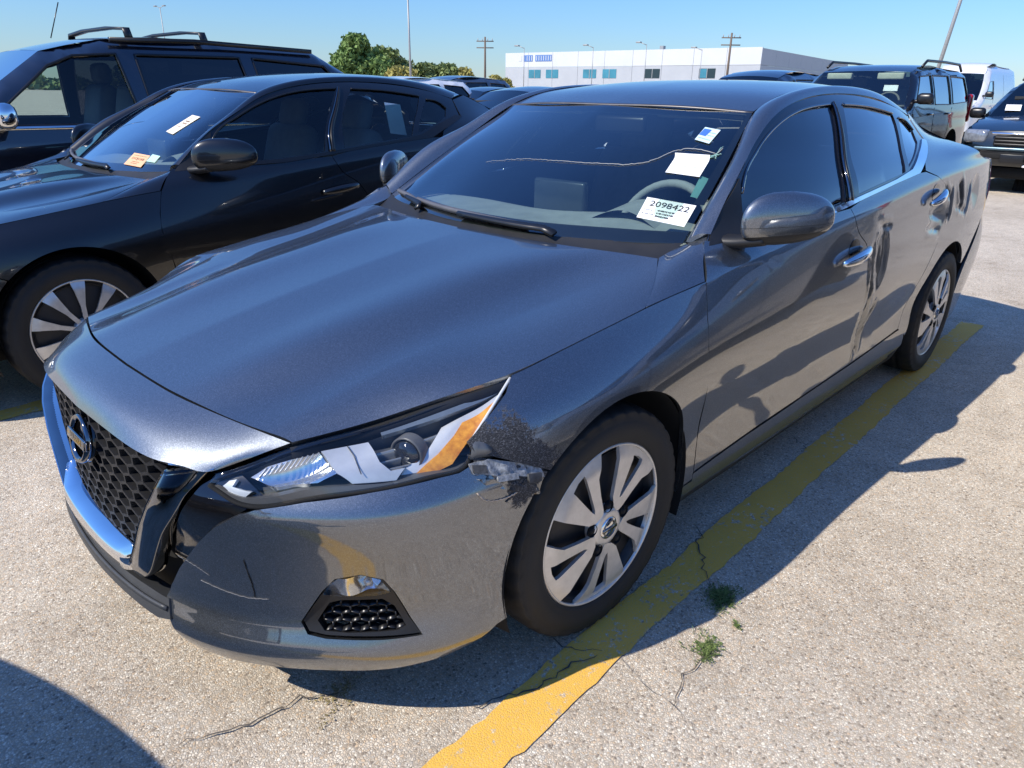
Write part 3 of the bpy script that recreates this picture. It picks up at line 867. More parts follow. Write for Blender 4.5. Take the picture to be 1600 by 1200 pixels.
    Nn = vnormals(V, F).reshape(G.shape); Gb = (G - Nn * .003)
    ff = []
    for j in range(n_ - 1):
        for i in range(m_ - 1):
            tt = (i + .5) / (m_ - 1); yy = abs(G[j, i, 1]); ye = abs(G[-1, i, 1])
            if tt < .075 or tt > .965 or yy > ye - .028: ff.append((j * m_ + i, j * m_ + i + 1, (j + 1) * m_ + i + 1, (j + 1) * m_ + i))
    add('glass_border', Gb.reshape(-1, 3), orient(Gb.reshape(-1, 3), ff, np.array([1, 0, 1])), SATIN, K['ws'])
    RG = [[(-2.60, 0, 1.386), (-2.85, 0, 1.29), (-3.10, 0, 1.175), (-3.26, 0, 1.098)], [(-2.61, .29, 1.376), (-2.85, .29, 1.282), (-3.10, .30, 1.170), (-3.25, .31, 1.096)],
          [(-2.64, .515, 1.322), (-2.80, .512, 1.270), (-3.02, .545, 1.175), (-3.19, .592, 1.096)]]
    V, F = patch(RG, 24, 14, (-1, 0, 1), sym=True, edge=0); add('rear_window', V, F, TGLASS, root)
    TR = [[(-3.27, 0, 1.095), (-3.45, 0, 1.098), (-3.68, 0, 1.108), (-3.80, 0, 1.112), (-3.825, 0, 1.085), (-3.85, 0, .92), (-3.86, 0, .80)],
          [(-3.25, .32, 1.093), (-3.45, .34, 1.095), (-3.66, .36, 1.103), (-3.78, .37, 1.107), (-3.805, .37, 1.08), (-3.83, .37, .92), (-3.84, .37, .80)],
          [(-3.20, .60, 1.094), (-3.37, .68, 1.088), (-3.58, .70, 1.080), (-3.70, .69, 1.072), (-3.73, .68, 1.04), (-3.74, .64, .92), (-3.75, .62, .80)]]
    V, F = patch(TR, 40, 18, (-.2, 0, 1), sym=True, edge=.012); add('trunk_lid', V, F, P, root)
    side_edge = [(-3.14, float(side_y(-3.14, 1.105)), 1.105), (-3.35, float(side_y(-3.35, 1.072)), 1.072), (-3.60, float(side_y(-3.6, 1.06)), 1.060), (-3.74, float(side_y(-3.74, 1.035)), 1.035)]
    V, F = patch([[(-3.20, .604, 1.092), (-3.37, .684, 1.086), (-3.58, .704, 1.078), (-3.70, .694, 1.070)], side_edge], 20, 6, up, edge=0); both('deck_side', V, F, P, root)
    RB = [[(-3.86, 0, .795), (-3.93, 0, .66), (-3.95, 0, .45), (-3.90, 0, .22)], [(-3.84, .40, .795), (-3.905, .42, .66), (-3.925, .42, .45), (-3.875, .42, .22)],
          [(-3.72, .68, .80), (-3.80, .70, .66), (-3.82, .70, .45), (-3.77, .69, .22)], [(-3.60, .80, .80), (-3.63, .835, .66), (-3.64, .835, .45), (-3.60, .81, .22)],
          [(-3.43, .872, .78), (-3.32, .893, .70), (-3.16, .902, .52), (-3.12, .885, .22)]]
    V, F = patch(RB, 20, 40, (-1, 0, 0), sym=True, edge=.012); add('rear_bumper', V, F, P, root)
    TL = [[(-3.735, float(side_y(-3.735, 1.03)) + .002, 1.03), (-3.64, float(side_y(-3.64, .95)) + .003, .95), (-3.52, float(side_y(-3.52, .87)) + .003, .87), (-3.45, .866, .805)],
          [(-3.76, .72, 1.02), (-3.74, .745, .95), (-3.70, .765, .87), (-3.63, .79, .81)], [(-3.745, .63, 1.03), (-3.76, .62, .95), (-3.765, .61, .87), (-3.76, .60, .81)]]
    V, F = patch(TL, 16, 14, (-1, .6, 0), edge=.01); both('tail_lamp', V, F, RED, root)
    # ---- cowl, wipers -------------------------------------------------------
    Hr = np.array([l[-1] for l in HOOD_L]); Wb = np.array([l[0] for l in WS_L])
    V, F = patch([[tuple(p + [.02, 0, -.030]) for p in (Hr[0], Hr[2], Hr[4])], [tuple((a + b) / 2 + [0, 0, -.012]) for a, b in ((Hr[0], Wb[0]), (Hr[2], Wb[2]), (Hr[4], Wb[4]))], [tuple(Wb[0] + [0, 0, .001]), tuple(Wb[2] + [0, 0, .001]), tuple(Wb[4] + [0, 0, .001])]], 30, 8, up, edge=0)
    both('cowl_panel', V, F, BLK, root)
    def wiper(y0, y1, t1):
        pts = [ws_at(y0 + (y1 - y0) * s, .012 + t1 * s ** .8, .020)[0] for s in np.linspace(0, 1, 14)]
        pts[0] = pts[0] + np.array([.02, 0, -.01])
        nrm = ws_at((y0 + y1) / 2, .1)[3]
        arm = ribbon(pts[:9], nrm, np.linspace(.024, .014, 9), .010)
        w = add('wiper', *arm, SATIN, root)
        c0 = y0 + (y1 - y0) * .18; c1 = y0 + (y1 - y0) * 1.05
        b = [ws_at(c0 + (c1 - c0) * s, .024 + t1 * .95 * s + .010 * math.sin(s * math.pi), .012)[0] for s in np.linspace(0, 1, 20)]
        add('wiper_blade', *ribbon(b, nrm, np.linspace(.016, .012, 20), .016), plain('wiper_grey', (.10, .10, .11), .5), w)
    wiper(.33, -.40, .018)
    wiper(-.36, -.62, .02)
    # ---- bumper -------------------------------------------------------------
    b_top = [(.639, .601), (.739, .618), (.869, .632), (.946, .639), (1.016, .645), (1.062, .647), (1.100, .658), (1.093, .676)]
    b_seam = [(1.185, .640), (1.275, .598)]
    b_arch = []
    for a in np.linspace(44.5, -12, 30):
        x = AF[0] + (AF[2] + .001) * math.cos(math.radians(a)); z = AF[1] + (AF[2] + .001) * math.sin(math.radians(a))
        s = np.interp(-x, -PP[900:, 0], PS[900:]); b_arch.append((s, z))
    b_bot = [(1.140, .240), (1.10, .215), (1.016, .194), (.90, .190), (.739, .195), (.639, .192), (.48, .180), (.415, .182)]
    b_left = [(.365, .255), (.331, .262), (.339, .299), (.354, .332), (.408, .401), (.446, .444), (.5, .505), (.546, .55), (.6, .586)]
    bump_poly = np.array(b_top + b_seam + b_arch + b_bot + b_left)
    fog = np.array([(.700, .317), (.754, .402), (.785, .438), (.839, .449), (.885, .433), (.908, .395), (.939, .321), (.962, .279), (.877, .280), (.754, .285), (.715, .292)])
    V, F = trim(bump_poly, nose_fn(), h, [fog], .0015, .028, (1, .8, 0))
    K['bumper'] = [add('bumper_cover', V, F, P, root)]
    V2, F2 = mirrored(V, F); K['bumper'].append(add('bumper_cover', V2, F2, P, root))
    for sgn, bp in zip((1, -1), K['bumper']):
        def put(nm, VF, mat, par=bp):
            v, f = VF
            if sgn < 0: v, f = mirrored(v, f)
            return add(nm, v, f, mat, par)
        sh = shrink(fog, .004)
        put('fog_pocket', trim(shrink(fog, -.004), nose_fn(-.062, True), .02, edge=0., outdir=(1, .8, 0)), BLK)
        rim_in = shrink(fog, .016)
        lampo = np.array([(.752, .389), (.770, .418), (.790, .434), (.838, .443), (.878, .428), (.900, .391), (.86, .384), (.80, .384)])
        grl = np.array([(.735, .318), (.765, .366), (.79, .374), (.88, .374), (.905, .352), (.928, .300), (.91, .293), (.80, .293), (.750, .297)])
        put('fog_bezel', trim(sh, nose_fn(-.006), .010, [grl, lampo], 0, .03, (1, .8, 0)), BLK)
        put('fog_grille', hexbars(shrink(grl, -.008), .040, lambda Q, d: nose_pt(Q, -.012 + d), .0035, .02, .55), SATIN)
        lamp = put('fog_lamp', trim(lampo, nose_fn(-.005), .010, edge=.006, outdir=(1, .8, 0)), LENS)
        put('fog_reflector', trim(shrink(lampo, .003), lambda Q: nose_pt(Q, -.012 - .03 * np.exp(-((Q[:, 0] - .85) ** 2 + (Q[:, 1] - .412) ** 2) / .0005) - .008 * np.sin(Q[:, 0] * 60)), .006, edge=0., outdir=(1, .8, 0)), REFL, bp)
        put('fog_bulb', rbox(nose_pt(np.array([(.85, .412)]), -.022)[0], (.018, .018, .018), .008), LAMPSILVER, bp)
    # black behind the nose openings
    bk = np.array([(-.70, .19), (.70, .19), (.72, .40), (.66, .58), (.50, .66), (-.50, .66), (-.66, .58), (-.72, .40)])
    add('grille_backing', *trim(bk, nose_fn(-.085, False), .05, edge=0., outdir=(1, 0, 0)), VOIDM, root)
    # grille
    g_in = np.array([(.428, .650), (.390, .595), (.350, .532), (.318, .483), (.272, .41), (.22, .382), (.123, .368), (0, .366)])
    gpoly = np.concatenate([g_in, g_in[::-1][1:] * [-1, 1]])
    gpoly = np.concatenate([gpoly, [(-.30, .658), (0, .662), (.30, .658)]])
    gf = lambda Q, d: nose_pt(Q, -.026 + d, False)
    K['grille'] = add('grille', *hexbars(shrink(gpoly, -.016), .062, gf, .007, .030, .62), BLK, root, smooth=False)
    add('grille_ribs', *hexbars(shrink(gpoly, -.016), .062, lambda Q, d: nose_pt(Q + np.array([0, -.009]), -.040 + d, False), .016, .012, .62), SATIN, K['grille'], smooth=False)
    # V-shaped surround
    v_in = np.array([(.400, .634), (.385, .597), (.350, .535), (.316, .483), (.269, .408), (.245, .372), (.232, .350)])
    v_out = np.array([(.554, .671), (.523, .651), (.500, .627), (.477, .602), (.448, .558), (.40, .495), (.362, .435), (.330, .380), (.305, .345), (.275, .325), (.240, .322)])
    ci = curve(v_in, 50); co_ = curve(v_out, 50)
    def v_pt(Q, o):
        return nose_pt(Q, np.interp(Q[:, 1], [.50, .56, .60, .64, .68], [0, -.003, -.012, -.032, -.055]) + o, False)
    rows = [v_pt(ci, -.030), v_pt(ci * .97 + co_ * .03, .010), v_pt(ci * .93 + co_ * .07, .012), v_pt(ci * .5 + co_ * .5, .010), v_pt(ci * .09 + co_ * .91, .005), v_pt(ci * .04 + co_ * .96, .001), v_pt(co_, -.035)]
    G = np.stack(rows); V = G.reshape(-1, 3); F = orient(V, grid_faces(7, 50), np.array([1, .3, 0]))
    both('grille_surround', V, F, BLACKCHROME, root)
    er = np.concatenate([v_pt(ci, -.028), v_pt(ci * .95 + co_ * .05, .0125)]) + [.0015, 0, 0]
    both('surround_edge', er, orient(er, grid_faces(2, 50), np.array([1, .3, 0])), CHROME, root)
    bi = curve(np.array([(.315, .470), (.275, .416), (.222, .3815), (.17, .3705), (.10, .366), (0, .365), (-.10, .366), (-.17, .3705), (-.222, .3815), (-.275, .416), (-.315, .470)]), 60)
    bo = curve(np.array([(.335, .400), (.278, .352), (.225, .332), (.17, .324), (.10, .320), (0, .319), (-.10, .320), (-.17, .324), (-.225, .332), (-.278, .352), (-.335, .400)]), 60)
    fa = np.clip((.315 - np.abs(bi[:, 0])) / .11, 0, 1); fa = fa * fa * (3 - 2 * fa)
    bo_ = lambda o: o * fa - .022 * (1 - fa)
    G = np.stack([nose_pt(bi, -.03, False), nose_pt(bi * .95 + bo * .05, bo_(.0135), False), nose_pt(bi * .5 + bo * .5, bo_(.020), False), nose_pt(bo, bo_(.018), False), nose_pt(bo, -.02, False)])
    V = G.reshape(-1, 3); add('grille_lower_bar', V, orient(V, grid_faces(5, 60), np.array([1, 0, .2])), CHROME, root)
    # right and left upper chrome bevels of the surround
    t_ = np.linspace(0, 1, 12)[:, None]
    a_ = v_pt(curve([(.398, .640), (.47, .658), (.550, .674)], 12), -.006); b_ = v_pt(curve([(.402, .627), (.47, .644), (.535, .661)], 12), .012)
    V = np.concatenate([a_, b_]); both('surround_bevel', V, orient(V, grid_faces(2, 12), np.array([1, 0, .6])), CHROME, root)
    # dark panel between surround and bumper, lower lip
    air = np.array([(.30, .255), (.36, .262), (.36, .332), (.42, .40), (.455, .444), (.51, .505), (.56, .555), (.62, .596), (.66, .612), (.60, .640), (.56, .655), (.50, .620), (.44, .54), (.38, .45), (.33, .37), (.29, .31)])
    air_fn = lambda Q: nose_pt(Q, -.030 + .016 * np.clip((Q[:, 1] - .44) / .12, 0, 1) - .03 * np.clip((.40 - Q[:, 1]) / .06, 0, 1), True)
    both('air_curtain', *trim(air, air_fn, .014, edge=.02, outdir=(1, .3, 0)), PIANO, root)
    lipo = np.array([(-.375, .262), (-.33, .250), (0, .240), (.33, .250), (.375, .262), (.355, .300), (.28, .298), (.15, .290), (0, .288), (-.15, .290), (-.28, .298), (-.355, .300)])
    add('lower_lip', *trim(lipo, nose_fn(.006), .015, edge=.05, outdir=(1, 0, 0)), LIPGREY, root)
    lr = curve(np.array([(-.36, .283), (-.2, .274), (0, .270), (.2, .274), (.36, .283)]), 40)
    add('lip_ridge', *ribbon(nose_pt(lr, .010), (1, 0, .6), .010, .006), LIPGREY, root)
    und = np.array([(-.42, .182), (.42, .182), (.385, .248), (0, .238), (-.385, .248)])
    add('chin_panel', *trim(und, nose_fn(-.02, True), .03, edge=.02, outdir=(1, 0, 0)), lower_black, root)
    # ---- headlamps ----------------------------------------------------------
    Tc = np.array([(.824, .508, .650), (.770, .551, .672), (.700, .605, .702), (.547, .664, .719), (.42, .732, .753), (.277, .803, .792)])
    sB = np.array([(.523, .627), (.546, .622), (.592, .609), (.631, .605), (.739, .621), (.869, .635), (.946, .642), (1.016, .648), (1.075, .655), (1.093, .684)])
    Bc = nose_pt(sB, -.002)
    Bc[-1] = (.428, .838, .700)
    Tq = curve(Tc, 80); Bq = curve(Bc, 80)
    Mq = (Tq + Bq) / 2; out = np.cross(np.gradient(Mq, axis=0), Tq - Bq); out /= np.linalg.norm(out, axis=1)[:, None]
    out[(out[:, 0] + out[:, 1]) < 0] *= -1
    bul = (np.sin(np.linspace(0, 1, 80) * math.pi) ** .6)[:, None]
    LG = loft_grid([Tq, Tq * .62 + Bq * .38 + out * .016 * bul, Tq * .25 + Bq * .75 + out * .019 * bul, Bq], 80, 24)
    LN = vnormals(LG.reshape(-1, 3), grid_faces(24, 80)).reshape(LG.shape)
    if (LN.reshape(-1, 3) @ np.array([1, .8, 0])).sum() < 0: LN = -LN
    def lamp_pt(Q, d):
        """Q=(0..1 from the inner tip outwards, 0 top..1 bottom) at depth d behind the lens"""
        Q = np.asarray(Q, float)
        u = np.clip(Q[:, 0], 0, 1) * 79; v = np.clip(Q[:, 1], 0, 1) * 23
        i = np.minimum(u.astype(int), 78); j = np.minimum(v.astype(int), 22); a = (u - i)[:, None]; b = (v - j)[:, None]
        bl = lambda A: (A[j, i] * (1 - a) + A[j, i + 1] * a) * (1 - b) + (A[j + 1, i] * (1 - a) + A[j + 1, i + 1] * a) * b
        n = bl(LN); n = n / np.linalg.norm(n, axis=1)[:, None]
        dd = np.broadcast_to(np.asarray(d, float), (len(Q),))[:, None]
        return bl(LG) - n * dd
    for sgn in (1, -1):
        def put(nm, VF, mat, par=None, smooth=True):
            v, f = VF
            if sgn < 0: v, f = mirrored(v, f)
            return add(nm, v, f, mat, par, smooth)
        V = LG.reshape(-1, 3); F = orient(V, grid_faces(24, 80), np.array([1, .8, 0]))
        lens = put('headlamp', (V, F), LENS, root)
        K.setdefault('lamp', []).append(lens)
        full = np.array([(0, 0), (1, 0), (1, 1), (0, 1)])
        lp = lambda d: (lambda Q: lamp_pt(Q, d))
        side_w = np.array([(0, 0), (1, 0), (1, 1), (0, 1)])
        put('lamp_housing', trim(full, lambda Q: lamp_pt(Q, .004 + .065 * np.clip(np.minimum(np.minimum(Q[:, 0], 1 - Q[:, 0]) / .05, np.minimum(Q[:, 1], 1 - Q[:, 1]) / .16), 0, 1)), .02, edge=0., outdir=(1, .8, 0)), plain('lamp_housing_grey', (.12, .125, .13), .3, .3), lens)
        # black upper brow and lower bezel just behind the lens
        put('lamp_brow', trim(np.array([(.0, 0), (1, 0), (1, .03), (.75, .035), (.5, .04), (.34, .06), (.16, .08), (.05, .22), (.0, .45)]), lp(.005), .015, edge=.010, outdir=(1, .8, 0)), PIANO, lens)
        put('lamp_lower_bezel', trim(np.array([(.02, .92), (.11, .89), (.35, .87), (.52, .93), (.66, .975), (.66, 1), (.02, 1)]), lp(.006), .015, edge=.02, outdir=(1, .8, 0)), LAMPGREY, lens)
        # daytime running light: bent light bar at the inner tip
        put('running_light', trim(np.array([(.048, .80), (.060, .45), (.085, .40), (.085, .68), (.165, .76), (.15, .88), (.085, .93)]), lp(.010), .008, edge=.008, outdir=(1, .8, 0)), DRLM, lens)
        # inner high-beam reflector with ribs
        put('inner_reflector', trim(np.array([(.125, .34), (.17, .15), (.354, .19), (.456, .70), (.40, .82), (.24, .70)]), lambda Q: lamp_pt(Q, .016 + .026 * np.clip(1 - ((Q[:, 0] - .30) / .14) ** 2 - ((Q[:, 1] - .50) / .34) ** 2, 0, 1)), .010, edge=.01, outdir=(1, .8, 0)), REFL, lens)
        for k in range(11):
            u0 = .16 + k * .018
            pts = lamp_pt(np.array([(u0, .40 - .004 * k), (u0 + .006, .30), (u0 + .012, .19)]), .014)
            put('reflector_rib', tube(curve(pts, 6), .0016, 5), LAMPSILVER, lens)
        # broad bright bezel between the two chambers
        put('lamp_bezel', trim(np.array([(.360, .20), (.519, .25), (.560, .46), (.595, .65), (.646, .826), (.696, .826), (.671, .957), (.519, .913), (.456, .70)]), lambda Q: lamp_pt(Q, .010 + .010 * np.clip((Q[:, 1] - .2), 0, 1)), .010, edge=.03, outdir=(1, .8, 0)), LAMPSILVER, lens)
        put('bezel_line', tube(lamp_pt(np.array([(.45, .24), (.49, .45), (.545, .80)]), .008), .0012, 5), LAMPGREY, lens)
        # projector
        c = lamp_pt(np.array([(.672, .50)]), .040)[0]; ax = Vector((.93, .34, .05)).normalized()
        M = Vector((0, 1, 0)).rotation_difference(ax).to_matrix()
        def rv(prof, n=32):
            v, f = revolve(prof, n); return np.array([M @ Vector(p) for p in v]) + c, f
        put('projector_ring', rv([(.040, -.02), (.039, .006), (.036, .010), (.033, .006), (.031, .0)]), LAMPGREY, lens)
        put('projector_lens', rv([(.033, .000), (.029, .009), (.020, .015), (.010, .018), (.0, .019)]), DARKLENS, lens)
        put('low_beam_shroud', trim(np.array([(.525, .21), (.78, .24), (.765, .56), (.70, .83), (.645, .83), (.59, .62)]), lambda Q: lamp_pt(Q, .045 + .012 * np.sin(Q[:, 1] * 30)), .015, edge=0, outdir=(1, .8, 0)), plain('lamp_mid_grey', (.30, .31, .32), .25, .5), lens)
        # silver blade, amber side reflector
        put('lamp_blade', trim(np.array([(.995, .20), (.772, .28), (.759, .565), (.696, .826), (.684, .957), (.740, .957), (.815, .74), (.852, .52), (.865, .35), (.985, .33)]), lambda Q: lamp_pt(Q, .007 + .10 * np.clip(1.0 - Q[:, 0], 0, 1)), .010, edge=.02, outdir=(1, .8, 0)), LAMPSILVER, lens)
        put('lamp_upper_strip', trim(np.array([(.99, .09), (.76, .11), (.55, .13), (.56, .20), (.77, .20), (.99, .16)]), lp(.009), .012, edge=.01, outdir=(1, .8, 0)), plain('strip_blue_grey', (.22, .26, .30), .2, .5), lens)
        put('turn_signal', trim(np.array([(.987, .33), (.861, .36), (.848, .52), (.81, .74), (.738, .955), (.81, .985), (.873, .913), (.911, .70), (.985, .55)]), lambda Q: lamp_pt(Q, .004 + .10 * np.clip(.987 - Q[:, 0], 0, 1)), .006, edge=.01, outdir=(1, .8, 0)), AMBER, lens)
        put('lamp_gap_filler', tube(Bq[:-4] - out[:-4] * .006, .0055, 6), VOIDM, lens)  # black tube added to cover bright glints in the gap below the lens
        # pale sealing edge round the lens tip
        e = np.concatenate([lamp_pt(np.stack([np.full(14, 1.), np.linspace(0, .96, 14)], 1), -.001)])
        put('lamp_edge', tube(e, .0035, 6), PLASTICGREY, lens)
    # ---- mirrors ------------------------------------------------------------
    def mirror_shell(z_lo, z_hi, sc=1.0, close=False):
        V = []; nu_, nv_ = 40, 22
        for j in range(nv_):
            w = z_lo + (z_hi - z_lo) * j / (nv_ - 1)
            for i in range(nu_):
                a = 2 * math.pi * i / nu_
                ca, sa = math.cos(a), math.sin(a)
                r = max(0.0, 1 - abs(w) ** 2.5) ** (1 / 2.3)
                yy = .086 * r * math.copysign(abs(ca) ** .82, ca); xx = (.075 if sa > 0 else .060) * r * math.copysign(abs(sa) ** .9, sa)
                zz = (.082 if w > 0 else .062) * w * sc
                taper = 1 - .28 * (yy + .1) / .2
                x = -.742 + xx - 1.25 * yy; y = .930 + yy; z = 1.034 + zz * (taper + .20) + .05 * yy
                V.append((x, y, z))
        F = grid_faces(nv_, nu_, wrap_u=True)
        return np.array(V), orient(np.array(V), F, np.array([0, 0, 0])) if 0 else F
    for sgn, door in zip((1, -1), K['door1']):
        def put(nm, VF, mat, par=root):
            v, f = VF
            if sgn < 0: v, f = mirrored(v, f)
            return add(nm, v, f, mat, par)
        cap_ = put('door_mirror', mirror_shell(-.12, .9999), P)
        put('mirror_base', mirror_shell(-.98, -.125, .97), BLK, cap_)
        put('mirror_band', mirror_shell(-.50, -.14, 1.0), P, cap_)
        arm = loft_grid([[(-.53, .825, .965), (-.545, .875, .985), (-.560, .935, 1.000)], [(-.60, .825, .972), (-.605, .875, .990), (-.605, .935, 1.004)]], 10, 6)
        vt, ft = tube(curve([(-.640, .785, .968), (-.645, .82, .972), (-.655, .855, .980), (-.670, .895, .990)], 14), np.linspace(.036, .028, 14), 12)
        vt = (vt - [-.64, .85, .978]) * [1.3, 1, .62] + [-.64, .85, .978]
        put('mirror_arm', (vt, ft), BLK, cap_)
    # ---- door handles -------------------------------------------------------
    for nm, xs, zc, door in (('front', (-1.272, -1.512), (.829, .849), K['door1']), ('rear', (-2.215, -2.395), (.950, .984), K['door2'])):
        for sgn, dr in zip((1, -1), door):
            xm = (xs[0] + xs[1]) / 2; L = abs(xs[1] - xs[0]); th = math.atan2(zc[1] - zc[0], xs[1] - xs[0])
            def put(nm2, VF, mat, par=dr):
                v, f = VF
                if sgn < 0: v, f = mirrored(v, f)
                return add(nm2, v, f, mat, par)
            zm = (zc[0] + zc[1]) / 2
            dd = lambda x, z: float(side_y(x, z) - (dents(np.array(x), np.array(z)) if (damaged and sgn > 0) else 0))
            t = np.linspace(0, 1, 24)
            pts = np.array([(xs[0] + (xs[1] - xs[0]) * k, dd(xs[0] + (xs[1] - xs[0]) * k, zc[0] + (zc[1] - zc[0]) * k) + .014 + .020 * math.sin(math.pi * k) ** .6, zc[0] + (zc[1] - zc[0]) * k) for k in t])
            hd = put('door_handle', ribbon(pts, (0, 1, .15), .013 + .020 * np.sin(np.pi * t) ** .45, .006 + .012 * np.sin(np.pi * t) ** .5), handle_mat)
            v, f = tube(pts - [0, .002, 0], .006 + .011 * np.sin(np.pi * t) ** .5, 14); v = (v - [0, 0, zm]) * [1, 1, 1.25] + [0, 0, zm]
            put('handle_grip', (v, f), handle_mat, dr)
            tt = np.linspace(0, 2 * np.pi, 30, endpoint=False)
            cup = np.stack([xm - .010 + .052 * np.cos(tt), zm + .018 + .040 * np.sin(tt)], 1)
            put('handle_cup', trim(cup, lambda Q: np.stack([Q[:, 0], np.array([dd(a, b) for a, b in Q]) + .0015, Q[:, 1]], 1), .012, edge=.004), PIANO, dr)
    # ---- wheels, wells, floor ----------------------------------------------
    wheels(root, wheel, [((0, .795, .326), 1), ((-2.825, .795, .326), 1), ((0, -.795, .326), -1), ((-2.825, -.795, .326), -1)], steer, rim_mat, emblem, .0)
    for c in (AF, AR):
        v, f = revolve([(c[2] + .006, .0), (c[2] + .014, -.05), (c[2] + .012, -.30), (.0, -.31)], 40, arc=(-.35, math.pi + .35))
        v = v + [c[0], .893 if c is AF else .878, c[1]]
        both('wheel_arch_liner', v, f, VOIDM, root)
    v, f = rbox((-1.60, 0, .245), (3.9, 1.30, .12), .04); add('underbody', v, f, VOIDM, root)
    # inner body shell keeps daylight out of the shut lines
    shell = np.array([(-.42, .21), (-.42, .87), (-.52, .96), (-1.1, .97), (-2.0, 1.05), (-2.5, 1.10), (-3.1, 1.03), (-3.6, 1.0), (-3.5, .75), (-3.25, .62), (-3.13, .50)] + arc_pts((AR[0], AR[1], .40), 150, 8, 20) + [(-2.36, .21)])
    side_part('body_shell', shell, VOIDM, off=-.03, gap=0, edge=0., hh=.05)
    fs = np.array([(.40, .66), (.26, .76), (-.15, .84), (-.42, .86), (-.42, .28)] + arc_pts((0, .325, .40), 185, 50, 20))
    side_part('fender_shell', fs, VOIDM, off=-.035, gap=0, edge=0., hh=.05)
    v, f = rbox((.18, 0, .56), (1.10, 1.0, .24), .08); add('engine_bay', v, f, VOIDM, root)
    # ---- cabin --------------------------------------------------------------
    dash = loft_grid([[(-.56, -.74, .93), (-.50, -.4, .945), (-.46, 0, .95), (-.50, .4, .945), (-.56, .74, .93)], [(-.72, -.75, .945), (-.70, -.4, .955), (-.68, 0, .955), (-.70, .4, .965), (-.72, .75, .95)],
                      [(-.84, -.75, .93), (-.83, -.4, .94), (-.82, 0, .94), (-.86, .4, .965), (-.86, .75, .935)], [(-.87, -.75, .86), (-.86, -.4, .86), (-.86, 0, .86), (-.88, .4, .86), (-.88, .75, .86)], [(-.83, -.75, .62), (-.82, -.4, .62), (-.82, 0, .62), (-.84, .4, .62), (-.84, .75, .62)]], 40, 30)
    V = dash.reshape(-1, 3); d = add('dashboard', V, orient(V, grid_faces(30, 40), np.array([0, 0, 1])), CABIN, root)
    v, f = rbox((-.79, .02, 1.005), (.035, .25, .13), .012); add('dash_screen', v, f, plain('screen_grey', (.035, .045, .05), .25), d)
    hood_i = loft_grid([[(-.70, .22, .955), (-.71, .37, 1.005), (-.70, .52, .955)], [(-.83, .20, .955), (-.85, .37, 1.03), (-.83, .54, .955)]], 20, 8)
    V = hood_i.reshape(-1, 3); add('instrument_hood', V, orient(V, grid_faces(8, 20), np.array([0, 0, 1])), CABIN, d)
    v, f = revolve([(.185 + .016 * math.cos(a), .016 * math.sin(a)) for a in np.linspace(0, 2 * math.pi, 13)], 40)
    v2, f2 = box((0, 0, -.02), (.34, .02, .05)); v3, f3 = revolve([(.0, .02), (.06, .015), (.075, -.02), (.0, -.03)], 24)
    V, F = join((v, f), (v2, f2), (v3, f3))
    Ms = Matrix.Rotation(math.radians(-65 - 90 + 90), 3, 'Y')
    ang = math.radians(24)
    Vr = np.stack([V[:, 1] * math.cos(ang) * -1 + V[:, 2] * -math.sin(ang) * 1, V[:, 0], V[:, 2] * math.cos(ang) - V[:, 1] * math.sin(ang)], 1)
    add('steering_wheel', Vr + [-.955, .37, .90], F, CABIN, root)
    for yy in (.37, -.37):
        s1 = rbox((-1.45, yy, .48), (.52, .50, .20), .07); rb = Matrix.Rotation(math.radians(-18), 3, 'Y')
        s2 = rbox((-1.80, yy, .80), (.16, .50, .66), .07, rot=rb); s3 = rbox((-1.905, yy, 1.19), (.10, .27, .19), .045, rot=rb)
        s = add('front_seat', *join(s1, s2), SEATF, root); add('headrest', *s3, SEATF, s)
        add('headrest_post', *join(tube([(-1.87, yy - .05, 1.05), (-1.90, yy - .05, 1.14)], .006, 6), tube([(-1.87, yy + .05, 1.05), (-1.90, yy + .05, 1.14)], .006, 6)), CHROME, s)
    s1 = rbox((-2.35, 0, .50), (.50, 1.25, .22), .08); s2 = rbox((-2.68, 0, .80), (.18, 1.25, .62), .08, rot=Matrix.Rotation(math.radians(-24), 3, 'Y'))
    s = add('rear_seat', *join(s1, s2), SEATF, root)
    for yy in (-.36, .36): add('headrest', *rbox((-2.80, yy, 1.13), (.10, .24, .15), .04), SEATF, s)
    v, f = rbox((-3.05, 0, 1.03), (.55, 1.15, .06), .02); add('parcel_shelf', v, f, CABIN, root)
    V, F = patch([[tuple(np.array(p) - [0, 0, .035]) for p in l] for l in ROOF_L], 20, 8, (0, 0, -1), sym=True, edge=0); add('headliner', V, F, HEADL, root)
    v, f = rbox((-1.10, .05, 1.26), (.03, .24, .065), .02); add('inside_mirror', v, f, SATIN, root)
    v, f = box((-1.55, 0, .33), (2.9, 1.70, .04)); add('cabin_floor', v, f, VOIDM, root)
    for yy in (.36, -.36):
        v, f = rbox((-1.22, yy, 1.315), (.15, .36, .018), .008, rot=Matrix.Rotation(math.radians(14), 3, 'Y')); add('sun_visor', v, f, HEADL, root)
    return K

